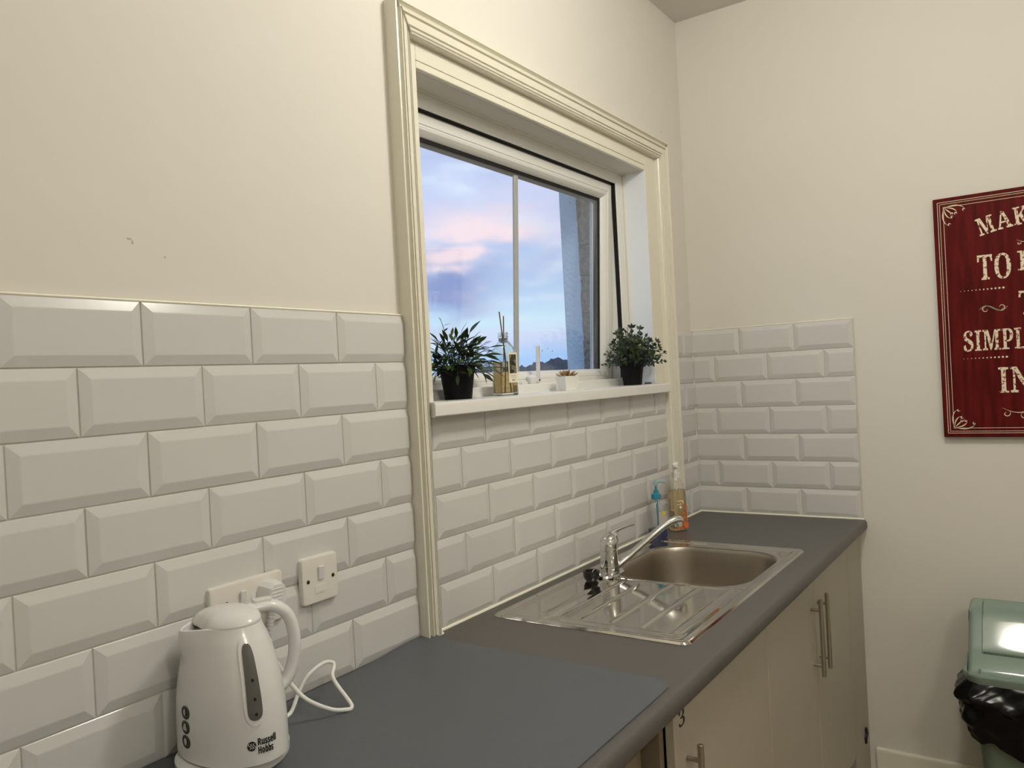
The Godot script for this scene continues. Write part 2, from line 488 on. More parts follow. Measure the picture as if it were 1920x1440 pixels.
func window() -> void:
	var w := thing("window_1", Vector3.ZERO, "white plastic top-hung window, its sash pushed slightly open at the foot", "", "", "structure")
	var f := Soup.new()
	f.rect_frame(Vector2(-1.597, 1.4245), Vector2(-0.385, 2.175), [[0, 0, 0, 0, -0.15], [0, 0, 0, 0, -0.08], [0.05, 0.05, 0.022, 0.036, -0.08], [0.053, 0.053, 0.025, 0.039, -0.083], [0.053, 0.053, 0.025, 0.039, -0.15]])
	obj("window_frame", f.mesh(20), M.upvc, w)
	var seal := Soup.new()
	seal.box(V(-0.4405, 1.452, -0.0990), V(-0.4378, 2.134, -0.0845))
	seal.box(V(-1.54, 2.1348, -0.0990), V(-0.4378, 2.1365, -0.0845))
	obj("window_seal", seal, M.black, w)
	var rev := Soup.new()
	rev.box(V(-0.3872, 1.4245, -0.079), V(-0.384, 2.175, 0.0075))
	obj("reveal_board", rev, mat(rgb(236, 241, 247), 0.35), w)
	var bead := Soup.new()
	bead.box(V(-0.389, 1.425, -0.081), V(-0.383, 2.175, -0.073), 0.002)
	bead.box(V(-1.597, 2.172, -0.081), V(-0.385, 2.177, -0.073), 0.002)
	obj("cover_strip", bead, M.trim, w)
	var s := Soup.new()
	var x0 := -1.541; var x1 := -0.4428; var hh := 0.698
	var st := []
	for q in [[0, -0.035], [0, 0.022], [0.003, 0.025], [0.026, 0.025], [0.0275, 0.0225], [0.0295, 0.0225], [0.031, 0.024], [0.038, 0.022], [0.046, 0.015], [0.0515, 0.006], [0.0515, -0.035]]:
		st.append([q[0], q[0], q[0], q[0], q[1]])
	s.rect_frame(Vector2(x0, -hh), Vector2(x1, 0), st)
	var sash := obj("sash", s.mesh(18), M.upvc, w)
	sash.position = V(0, 2.1325, -0.12)
	sash.rotation.x = deg_to_rad(3.2)
	var gk := Soup.new()
	gk.rect_frame(Vector2(x0, -hh), Vector2(x1, 0), [[0.05, 0.05, 0.05, 0.05, 0.004], [0.058, 0.060, 0.0515, 0.061, 0.004], [0.064, 0.066, 0.0515, 0.068, -0.016], [0.05, 0.05, 0.05, 0.05, -0.018]])
	obj("gasket", gk.mesh(10), M.black, sash)
	var gl := Soup.new()
	gl.box(V(x0 + 0.05, -hh + 0.05, -0.002), V(x1 - 0.05, -0.05, 0.002))
	obj("pane", gl, M.glass, sash)
	var br := Soup.new()
	br.box(V(-1.012, -hh + 0.05, -0.013), V(-0.992, -0.06, -0.004), 0.002)
	obj("glazing_bar", br, mat(rgb(176, 176, 172), 0.4), sash)
	var sp := Soup.new()
	sp.box(V(x1 - 0.0685, -hh + 0.052, -0.017), V(x1 - 0.0665, -0.07, -0.013))
	obj("spacer_bar", sp, mat(rgb(214, 222, 232), 0.4), sash)
	var hd := Soup.new()
	var hx := -0.985
	var hy := -hh + 0.028
	hd.lathe([Vector2(0.004, -0.016), Vector2(0.013, -0.012), Vector2(0.0175, -0.002), Vector2(0.0165, 0.008), Vector2(0.010, 0.014), Vector2(0.003, 0.016)], V(0, 0, 0), 20, 1.1, 1.0)
	hd.move(at(hx, hy, 0.036))
	var n0 := hd.p.size()
	plate(hd, 0.0115, 0.112, 0.005, at(0, 0, 0), 0, 0.008, 0.002)
	hd.move(Transform3D(Basis(V(0, 0, 1), deg_to_rad(1.0)), V(hx + 0.009, hy + 0.046, 0.048)), n0)
	hd.box(V(hx - 0.052, hy - 0.022, 0.024), V(hx - 0.026, hy - 0.004, 0.040), 0.003)
	obj("handle", hd.mesh(40), M.plastic, sash)
	var hole := Soup.new()
	hole.lathe([Vector2(0.0032, 0.0), Vector2(0.0032, 0.0015)], V(0, 0, 0), 12)
	hole.move(Transform3D(Basis(V(1, 0, 0), PI / 2), V(hx + 0.010, hy - 0.001, 0.0555)))
	obj("grub_screw", hole, M.black, sash)
	var stay := Soup.new()
	stay.box(V(x1 + 0.001, -0.5, -0.02), V(x1 + 0.006, -0.02, 0.0), 0.001)
	obj("stay", stay, mat(rgb(60, 58, 56), 0.4, 0.6), sash)
	var rng := RandomNumberGenerator.new()
	rng.seed = 9
	var dirt := Soup.new()
	for q in [[-0.876, -0.585], [-0.842, -0.578], [-0.814, -0.586], [-0.70, -0.10], [-0.62, -0.35]]:
		dirt.box(V(q[0], q[1], 0.0022), V(q[0] + 0.003, q[1] + 0.004, 0.003), 0.0003)
	var dr := obj("dirt_speck", dirt, mat(rgb(92, 90, 100), 0.9), sash)
	dr.set_meta("kind", "stuff")
	# outer reveal: stone blocks, then a whitewashed edge
	var y := 1.40
	while y < 2.2:
		var hgt := rng.randf_range(0.11, 0.16)
		var b := Soup.new()
		b.box(V(-0.384, y + 0.003, -0.262 - rng.randf_range(0, 0.006)), V(-0.374, y + hgt - 0.003, -0.152), 0.0)
		b.p = PackedVector3Array()
		b.box(V(-0.398 - rng.randf_range(0, 0.004), y + 0.002, -0.264), V(-0.38, minf(y + hgt, 2.19) - 0.002, -0.152), 0.003)
		obj("stone_block", b, M.stone, w)
		y += hgt
	var wb := Soup.new()
	var prev := 0.0
	for k in 56:
		var ya := 1.40 + k * 0.014
		prev = lerpf(prev, rng.randf_range(-0.005, 0.005), 0.5)
		wb.box(V(-0.4035, ya, -0.334), V(-0.38, ya + 0.014, -0.262 + prev))
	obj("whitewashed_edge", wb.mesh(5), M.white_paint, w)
	var es := Soup.new()
	es.box(V(-1.597, 1.38, -0.36), V(-0.385, 1.41, -0.15), 0.004)
	obj("outer_sill", es, M.stone, w)

func outside() -> void:
	var rng := RandomNumberGenerator.new()
	rng.seed = 77
	var s := Soup.new()
	s.box(V(-40, -4.6, -260), V(330, -4.0, -3))
	obj("floor_1", s, textured(mat(rgb(70, 82, 66), 0.95), null, 0.2), self, "dark grass field far outside below the window", "", "", "structure")
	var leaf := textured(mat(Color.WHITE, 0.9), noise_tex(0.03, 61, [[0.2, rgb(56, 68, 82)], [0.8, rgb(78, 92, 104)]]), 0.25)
	var bark := mat(rgb(60, 56, 54), 0.9)
	var n := FastNoiseLite.new()
	n.seed = 4; n.frequency = 0.28
	var spots := [[53.6, 0.92, 6.5], [55.1, 0.80, 6.0], [56.2, 0.80, 5.5], [57.1, 0.88, 5.0], [58.0, 1.10, 5.0], [58.9, 1.30, 5.0], [59.6, 1.16, 4.5], [60.5, 1.28, 6.0]]
	var words := ["between left pot and bottle, beside the mast", "showing behind the glass diffuser bottle", "just right of the glazing bar", "low, left of the upright window handle", "rising just right of the upright window handle", "tallest, above the left of the small succulent", "small, in the dip between two taller crowns", "broad, cut off by the whitewashed edge on the right"]
	for i in spots.size():
		var a: float = deg_to_rad(spots[i][0])
		var dist: float = [140.0, 158.0, 176.0, 194.0][i % 4]
		var c := V(-2.96 + sin(a) * dist, 0, 1.15 - cos(a) * dist)
		var top: float = 1.465 + tan(deg_to_rad(spots[i][1])) * dist
		var r: float = spots[i][2] * 0.62
		var t := thing("tree", V(c.x, -4.0, c.z), "distant dark tree on the skyline, " + words[i], "tree", "trees on the skyline")
		var cr := Soup.new()
		var rings := []
		for j in 15:
			var ph := -PI / 2 + PI * (j + 0.02) / 14.04
			var rr := PackedVector3Array()
			for k in 24:
				var th := TAU * k / 24
				var d := V(cos(ph) * cos(th), sin(ph), -cos(ph) * sin(th))
				var m := 1.0 + 0.42 * n.get_noise_3dv(d * 7.0 + V(i * 9.0, 0, 0)) + 0.2 * n.get_noise_3dv(d * 18.0 + V(i * 5.0, 3, 0))
				rr.append(V(d.x * r * m, top + 4.0 - r * 1.02 + d.y * r * m, d.z * r * m))
			rings.append(rr)
		cr.loft(rings)
		obj("crown", cr.mesh(60), leaf, t)
		var tk := Soup.new()
		tk.tube([V(0, 0, 0), V(0, maxf(top + 4.0 - r, 0.5), 0)], [0.35, 0.25], 8)
		obj("trunk", tk, bark, t)
	var a := deg_to_rad(54.15)
	var mast := thing("mast", V(-2.96 + sin(a) * 120, -4.0, 1.15 - cos(a) * 120), "thin distant mast with a short cross arm on the skyline", "mast")
	var mp := Soup.new()
	mp.tube([V(0, 0, 0), V(0, 8.4, 0)], [0.16, 0.1], 8)
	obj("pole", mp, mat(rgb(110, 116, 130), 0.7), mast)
	var ma := Soup.new()
	ma.box(V(-0.9, 8.2, -0.08), V(0.9, 8.36, 0.08), 0.01)
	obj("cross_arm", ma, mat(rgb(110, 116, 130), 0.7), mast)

# ---------------------------------------------------------------- worktop, cabinets, sink
func worktop() -> void:
	var s := Soup.new()
	var nose := PackedVector2Array([Vector2(0.515, 0.872), Vector2(0.594, 0.872), Vector2(0.6005, 0.875), Vector2(0.6035, 0.880), Vector2(0.6045, 0.887), Vector2(0.6045, 0.897), Vector2(0.602, 0.904), Vector2(0.597, 0.9085), Vector2(0.590, 0.91), Vector2(0.515, 0.91)])
	var r0 := PackedVector3Array(); var r1 := PackedVector3Array()
	for q in nose:
		r0.append(V(-3.5, q.y, q.x)); r1.append(V(0.004, q.y, q.x))
	s.loft([r0, r1])
	s.box(V(-3.5, 0.872, -0.002), V(-1.455, 0.91, 0.515))
	s.box(V(-0.562, 0.872, -0.002), V(0.004, 0.91, 0.515))
	s.box(V(-1.455, 0.872, -0.002), V(-0.562, 0.91, 0.058))
	obj("worktop", s.mesh(40), M.worktop, self, "dark grey speckled laminate worktop with a rounded front edge", "worktop")
	# counter mat: thin sheet, its back corner lifted against the wall
	var m := Soup.new()
	var nx := 40; var nz := 24
	var pt := func(i, j, o):
		var u := float(i) / nx; var v := float(j) / nz
		var x: float = lerpf(-2.75, -1.655, u)
		var z: float = lerpf(0.005, 0.579, v)
		var cx := -1.655 - 0.035
		for cz in [0.579 - 0.035, 0.005 + 0.02]:
			var dx: float = x - cx
			var dz: float = (z - cz) * (1.0 if cz > 0.3 else -1.0)
			var rad := 0.035 if cz > 0.3 else 0.02
			var ddx := dx - (0.035 - rad)
			if ddx > 0 and dz > 0:
				var l := Vector2(ddx, dz).length()
				if l > rad:
					x = cx + (0.035 - rad) + ddx / l * rad
					z = cz + dz / l * rad * (1.0 if cz > 0.3 else -1.0)
		var lift := 0.009 * smoothstep(-1.86, -1.70, x) * (1.0 - smoothstep(0.0, 0.09, z))
		return V(x, 0.9103 + lift + o, z)
	for i in nx:
		for j in nz:
			m.quad(pt.call(i, j, 0.002), pt.call(i, j + 1, 0.002), pt.call(i + 1, j + 1, 0.002), pt.call(i + 1, j, 0.002))
			m.quad(pt.call(i, j, 0), pt.call(i + 1, j, 0), pt.call(i + 1, j + 1, 0), pt.call(i, j + 1, 0))
	for i in nx:
		m.quad(pt.call(i, nz, 0.0), pt.call(i + 1, nz, 0.0), pt.call(i + 1, nz, 0.002), pt.call(i, nz, 0.002))
		m.quad(pt.call(i + 1, 0, 0.0), pt.call(i, 0, 0.0), pt.call(i, 0, 0.002), pt.call(i + 1, 0, 0.002))
	for j in nz:
		m.quad(pt.call(nx, j + 1, 0.0), pt.call(nx, j, 0.0), pt.call(nx, j, 0.002), pt.call(nx, j + 1, 0.002))
		m.quad(pt.call(0, j, 0.0), pt.call(0, j + 1, 0.0), pt.call(0, j + 1, 0.002), pt.call(0, j, 0.002))
	obj("counter_mat", m.mesh(40), M.mat_grey, self, "smooth slate grey sheet mat lying on the worktop under the kettle", "mat")

func bar_handle(parent: Node, x: float, y0: float, y1: float, zf: float) -> void:
	var h := Soup.new()
	h.tube([V(x, y0, zf + 0.027), V(x, y0 + 0.001, zf + 0.027), V(x, y1 - 0.001, zf + 0.027), V(x, y1, zf + 0.027)], [0.0048, 0.006, 0.006, 0.0048], 16)
	for y in [y0 + 0.03, y1 - 0.03]:
		h.tube([V(x, y, zf - 0.001), V(x, y, zf + 0.026)], 0.0045, 12)
	obj("handle", h.mesh(50), M.nickel, parent)

func door(parent: Node, x0: float, x1: float, y0: float, y1: float, zf: float, m: Material) -> MeshInstance3D:
	var s := Soup.new()
	s.box(V(x0, y0, zf - 0.018), V(x1, y1, zf), 0.0015)
	return obj("door", s, m, parent)

func cabinets() -> void:
	var zf := 0.578
	var a := thing("base_cabinet", Vector3.ZERO, "two-door cream cabinet under the sink with a pair of meeting bar handles", "cabinet")
	var s := Soup.new()
	s.box(V(-1.112, 0.15, 0.02), V(-1.094, 0.870, zf - 0.019))
	s.box(V(-0.236, 0.15, 0.02), V(-0.218, 0.870, zf - 0.019))
	s.box(V(-1.094, 0.15, 0.02), V(-0.236, 0.168, zf - 0.019))
	s.box(V(-1.094, 0.168, 0.02), V(-0.236, 0.870, 0.03))
	obj("body", s, M.carcass, a)
	var d := door(a, -1.110, -0.6645, 0.165, 0.866, zf, M.door)
	bar_handle(d, -0.702, 0.598, 0.812, zf)
	d = door(a, -0.6605, -0.223, 0.165, 0.866, zf, M.door)
	bar_handle(d, -0.630, 0.598, 0.812, zf)
	var n := thing("base_cabinet", Vector3.ZERO, "single-door cream cabinet with a black 3 in the door corner", "cabinet")
	s = Soup.new()
	s.box(V(-1.690, 0.15, 0.02), V(-1.672, 0.870, zf - 0.02))
	s.box(V(-1.132, 0.15, 0.02), V(-1.114, 0.870, zf - 0.02))
	s.box(V(-1.672, 0.15, 0.02), V(-1.132, 0.168, zf - 0.02))
	s.box(V(-1.672, 0.168, 0.02), V(-1.132, 0.870, 0.03))
	obj("body", s, M.carcass, n)
	d = door(n, -1.668, -1.114, 0.165, 0.866, zf, M.door)
	bar_handle(d, -1.617, 0.575, 0.789, zf)
	var tm := text_mesh("3", 0.026, 0.030, "Droid Serif", 400)
	var num := obj("number", tm, M.ink, d)
	num.position = V(-1.646, 0.824, zf + 0.0004)
	var l := thing("base_cabinet", Vector3.ZERO, "shaded cream cabinet set back under the left of the worktop", "cabinet")
	s = Soup.new()
	s.box(V(-2.30, 0.15, 0.02), V(-2.282, 0.870, zf - 0.066))
	s.box(V(-1.722, 0.15, 0.02), V(-1.704, 0.870, zf - 0.05))
	s.box(V(-2.282, 0.15, 0.02), V(-1.722, 0.168, zf - 0.066))
	s.box(V(-2.282, 0.168, 0.02), V(-1.722, 0.870, 0.03))
	obj("body", s, M.carcass, l)
	door(l, -2.298, -1.728, 0.165, 0.866, zf - 0.045, M.door_dark)
	var p := thing("filler_panel", Vector3.ZERO, "narrow cream filler panel between the sink cabinet and the wall", "panel")
	s = Soup.new()
	s.box(V(-0.218, 0.0, zf - 0.018), V(0.004, 0.866, zf - 0.001), 0.001)
	obj("panel", s, M.door, p)
	s = Soup.new()
	s.tube([V(-0.062, 0.197, zf - 0.0005), V(-0.060, 0.178, zf - 0.0005), V(-0.074, 0.168, zf - 0.0005), V(-0.070, 0.148, zf - 0.0005)], [0.007, 0.009, 0.008, 0.006], 8)
	obj("scuff_mark", s, M.ink, p)
	s = Soup.new()
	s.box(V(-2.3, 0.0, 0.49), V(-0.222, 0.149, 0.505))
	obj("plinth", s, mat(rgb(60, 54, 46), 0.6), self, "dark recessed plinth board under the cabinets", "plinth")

func sd_rr(x: float, z: float, c: Vector2, hw: Vector2, r: float) -> float:
	var q := Vector2(absf(x - c.x), absf(z - c.y)) - hw + Vector2(r, r)
	return Vector2(maxf(q.x, 0), maxf(q.y, 0)).length() + minf(maxf(q.x, q.y), 0) - r

const SC := Vector2(-1.0098, 0.287)
const SH := Vector2(0.4622, 0.245)
const BC := Vector2(-0.817, 0.296)
const BH := Vector2(0.213, 0.196)
func sink_y(x: float, z: float) -> float:
	var d := -sd_rr(x, z, SC, SH, 0.022)
	var y := 0.9108 + 0.0042 * smoothstep(0.0, 0.004, d) - 0.0012 * smoothstep(0.006, 0.012, d)
	# shallow recess inside the border, and a deeper draining area with ribs along x
	y -= 0.004 * smoothstep(0.022, 0.032, d)
	var dd := -sd_rr(x, z, Vector2(-1.222, 0.318), Vector2(0.19, 0.182), 0.03)
	y -= 0.0045 * smoothstep(0.0, 0.012, dd) * (0.55 + 0.45 * smoothstep(-1.06, -1.35, x))
	for k in 5:
		var zr := 0.160 + k * 0.077
		if k == 0: zr = 0.182
		elif k == 1: zr = 0.236
		var t := absf(z - zr) / 0.0062
		if t < 1.0:
			var ends := smoothstep(-1.405, -1.385, x) * (1.0 - smoothstep(-1.055, -1.035, x))
			y += 0.0032 * (0.5 + 0.5 * cos(PI * t)) * ends
	return y

func sink() -> void:
	var t := thing("sink", Vector3.ZERO, "stainless steel inset sink with a ribbed drainer on the left", "sink")
	var s := Soup.new()
	var xs := []; var zs := []
	var nx := 190; var nz := 104
	for i in nx + 1: xs.append(lerpf(SC.x - SH.x, SC.x + SH.x, float(i) / nx))
	for j in nz + 1: zs.append(lerpf(SC.y - SH.y, SC.y + SH.y, float(j) / nz))
	var br := 0.115
	var snap := func(x: float, z: float) -> Vector3:
		var d := sd_rr(x, z, BC, BH, br)
		var e := 0.0005
		if d < 0:
			for it in 3:
				d = sd_rr(x, z, BC, BH, br)
				var gx := (sd_rr(x + e, z, BC, BH, br) - d) / e
				var gz := (sd_rr(x, z + e, BC, BH, br) - d) / e
				x -= gx * d; z -= gz * d
		d = sd_rr(x, z, SC, SH, 0.022)
		if d > 0:
			var gx := (sd_rr(x + e, z, SC, SH, 0.022) - d) / e
			var gz := (sd_rr(x, z + e, SC, SH, 0.022) - d) / e
			x -= gx * d; z -= gz * d
		return V(x, sink_y(x, z) - 0.0012 * (1.0 - smoothstep(0.0, 0.006, sd_rr(x, z, BC, BH, br))), z)
	for i in nx:
		for j in nz:
			var c := [Vector2(xs[i], zs[j]), Vector2(xs[i], zs[j + 1]), Vector2(xs[i + 1], zs[j + 1]), Vector2(xs[i + 1], zs[j])]
			if c.all(func(q): return sd_rr(q.x, q.y, BC, BH, br) < 0.0): continue
			s.quad(snap.call(c[0].x, c[0].y), snap.call(c[1].x, c[1].y), snap.call(c[2].x, c[2].y), snap.call(c[3].x, c[3].y))
	obj("drainer", s.mesh(40), M.steel, t)
	# rim skirt down to the worktop
	var rim := Soup.new()
	var rot := Transform3D(Basis(V(1, 0, 0), V(0, 0, 1), V(0, -1, 0)), V(SC.x, 0, SC.y))
	rim.loft([ring(rrect(2 * SH.x, 2 * SH.y, 0.022), -0.9095, rot), ring(rrect(2 * SH.x + 0.0012, 2 * SH.y + 0.0012, 0.022), -0.9108, rot), ring(rrect(2 * SH.x, 2 * SH.y, 0.022), -0.9112, rot)], true, false, false)
	obj("rim", rim.mesh(60), M.steel, t)
	var b := Soup.new()
	var rb := Transform3D(Basis(V(1, 0, 0), V(0, 0, 1), V(0, -1, 0)), V(BC.x, 0, BC.y))
	var rings := []
	for q in [[0.0006, 0.9078], [-0.0015, 0.9068], [-0.004, 0.903], [-0.0065, 0.895], [-0.011, 0.86], [-0.018, 0.80], [-0.026, 0.78], [-0.04, 0.768], [-0.06, 0.763], [-0.1, 0.761], [-0.16, 0.7605]]:
		rings.append(ring(rrect(2 * (BH.x + q[0]), 2 * (BH.y + q[0]), maxf(br + q[0] * 0.75, 0.02), 14), -q[1], rb))
	b.loft(rings, true, false, true)
	obj("bowl", b.mesh(50), M.bowl, t)
	var dr := Soup.new()
	dr.lathe([Vector2(0.04, 0.0), Vector2(0.041, 0.0015), Vector2(0.034, 0.002), Vector2(0.028, 0.0008), Vector2(0.004, 0.0)], V(BC.x, 0.7605, BC.y), 28)
	obj("waste_fitting", dr, M.chrome, t)
	var cap := Soup.new()
	cap.lathe([Vector2(0.0165, 0.0), Vector2(0.0165, 0.0014), Vector2(0.0150, 0.0022), Vector2(0.002, 0.0024)], V(-1.008, 0.9092, 0.487), 28)
	obj("hole_cover", cap, M.steel, t, "small round hole cover")

func tap() -> void:
	var p := V(-1.015, 0.9095, 0.122)
	var t := thing("kitchen_tap", p, "chrome single-lever mixer tap standing at the back of the sink", "tap")
	var s := Soup.new()
	s.loft([ring(rrect(0.115, 0.052, 0.0255, 10), 0.0, up(0, 0, 0)), ring(rrect(0.115, 0.052, 0.0255, 10), 0.003, up(0, 0, 0)), ring(rrect(0.109, 0.046, 0.0225, 10), 0.0065, up(0, 0, 0)), ring(rrect(0.08, 0.04, 0.0195, 10), 0.0075, up(0, 0, 0))])
	obj("base_plate", s, M.chrome, t)
	s = Soup.new()
	s.lathe([Vector2(0.0275, 0.006), Vector2(0.0270, 0.010), Vector2(0.0262, 0.0105), Vector2(0.0258, 0.026), Vector2(0.0252, 0.0265), Vector2(0.0245, 0.068), Vector2(0.0236, 0.0685), Vector2(0.0236, 0.071), Vector2(0.0246, 0.0715), Vector2(0.0240, 0.084)], V(0, 0, 0), 40)
	obj("body", s.mesh(35), M.chrome, t)
	# lever cap: a dome drawn forward into a thin stalk
	s = Soup.new()
	var fwd := Vector2.from_angle(deg_to_rad(14))
	var side := Vector2(-fwd.y, fwd.x)
	var rings := []
	for q in [[0.0248, 0.072, 0.0], [0.0254, 0.086, 0.0], [0.0252, 0.095, 0.001], [0.023, 0.1035, 0.004], [0.0180, 0.1095, 0.007], [0.010, 0.1135, 0.010], [0.001, 0.1145, 0.011]]:
		var r := PackedVector3Array()
		for k in 36:
			var a := TAU * k / 36
			var f: float = cos(a) * q[0] * (1.12 if cos(a) > 0 else 1.0) + q[2]
			var w: float = sin(a) * q[0] * 0.98
			var xz := fwd * f + side * w
			r.append(V(xz.x, q[1] + 0.006 * smoothstep(0.0, 0.03, f) * smoothstep(0.07, 0.1, q[1]), xz.y))
		rings.append(r)
	s.loft(rings)
	var L := func(d, y): return V(fwd.x * d, y, fwd.y * d)
	s.tube([L.call(0.008, 0.1115), L.call(0.03, 0.1165), L.call(0.055, 0.1195), L.call(0.085, 0.1215), L.call(0.110, 0.1225), L.call(0.113, 0.1225)], [0.007, 0.0058, 0.004, 0.0033, 0.0036, 0.002], 14, 1.3, V(side.x, 0, side.y))
	obj("lever", s.mesh(50), M.chrome, t)
	s = Soup.new()
	s.lathe([Vector2(0.0028, 0), Vector2(0.0028, 0.001)], V(0, 0, 0), 12)
	s.move(Transform3D(Basis(V(0, 0, 1), -PI / 2), V(0, 0, 0)))
	s.move(Transform3D(Basis(V(0, 1, 0), -deg_to_rad(14)), V(fwd.x * 0.0272, 0.087, fwd.y * 0.0272)))
	obj("temperature_dot", s, mat(rgb(190, 40, 36), 0.4), t, "small red dot on the lever front")
	# spout, swung out over the bowl
	s = Soup.new()
	var sd := Vector2.from_angle(deg_to_rad(42))
	var S := func(d, y): return V(sd.x * d, y, sd.y * d)
	var path := [S.call(0.012, 0.020), S.call(0.03, 0.0265), S.call(0.06, 0.046), S.call(0.10, 0.074), S.call(0.14, 0.102), S.call(0.165, 0.118), S.call(0.185, 0.128), S.call(0.203, 0.1335), S.call(0.216, 0.1335), S.call(0.224, 0.129)]
	s.tube(path, [0.013, 0.0112, 0.0104, 0.0102, 0.0102, 0.0102, 0.0104, 0.0108, 0.011, 0.0085], 20, 1.0)
	obj("spout", s.mesh(50), M.chrome, t)
	s = Soup.new()
	var e: Vector3 = S.call(0.213, 0.128)
	s.lathe([Vector2(0.0105, 0.0), Vector2(0.011, -0.006), Vector2(0.011, -0.014), Vector2(0.009, -0.0155)], e, 24)
	obj("nozzle", s, M.chrome, t)
	# plug parked on the tap's chain stub
	var pl := thing("sink_plug", V(-1.097, 0.9125, 0.108), "black rubber sink plug resting beside the tap", "plug")
	s = Soup.new()
	s.lathe([Vector2(0.0165, 0.0), Vector2(0.019, 0.004), Vector2(0.0215, 0.010), Vector2(0.0225, 0.016), Vector2(0.0215, 0.019), Vector2(0.023, 0.0215), Vector2(0.0225, 0.025), Vector2(0.019, 0.0262), Vector2(0.016, 0.0245), Vector2(0.0145, 0.015), Vector2(0.001, 0.014)], V(0, 0, 0), 32)
	obj("stopper", s.mesh(35), mat(rgb(16, 16, 16), 0.35), pl)
	s = Soup.new()
	s.tube([V(0.0, 0.016, 0.0), V(0.012, 0.0245, 0.001), V(0.024, 0.022, 0.003), V(0.036, 0.006, 0.006)], 0.0022, 8)
	for q in [V(0.024, 0.021, 0.003), V(0.030, 0.016, 0.004), V(0.036, 0.006, 0.006)]:
		s.lathe([Vector2(0.001, -0.0045), Vector2(0.0045, 0.0), Vector2(0.001, 0.0045)], q, 10)
	obj("chain", s.mesh(60), M.chrome, pl)

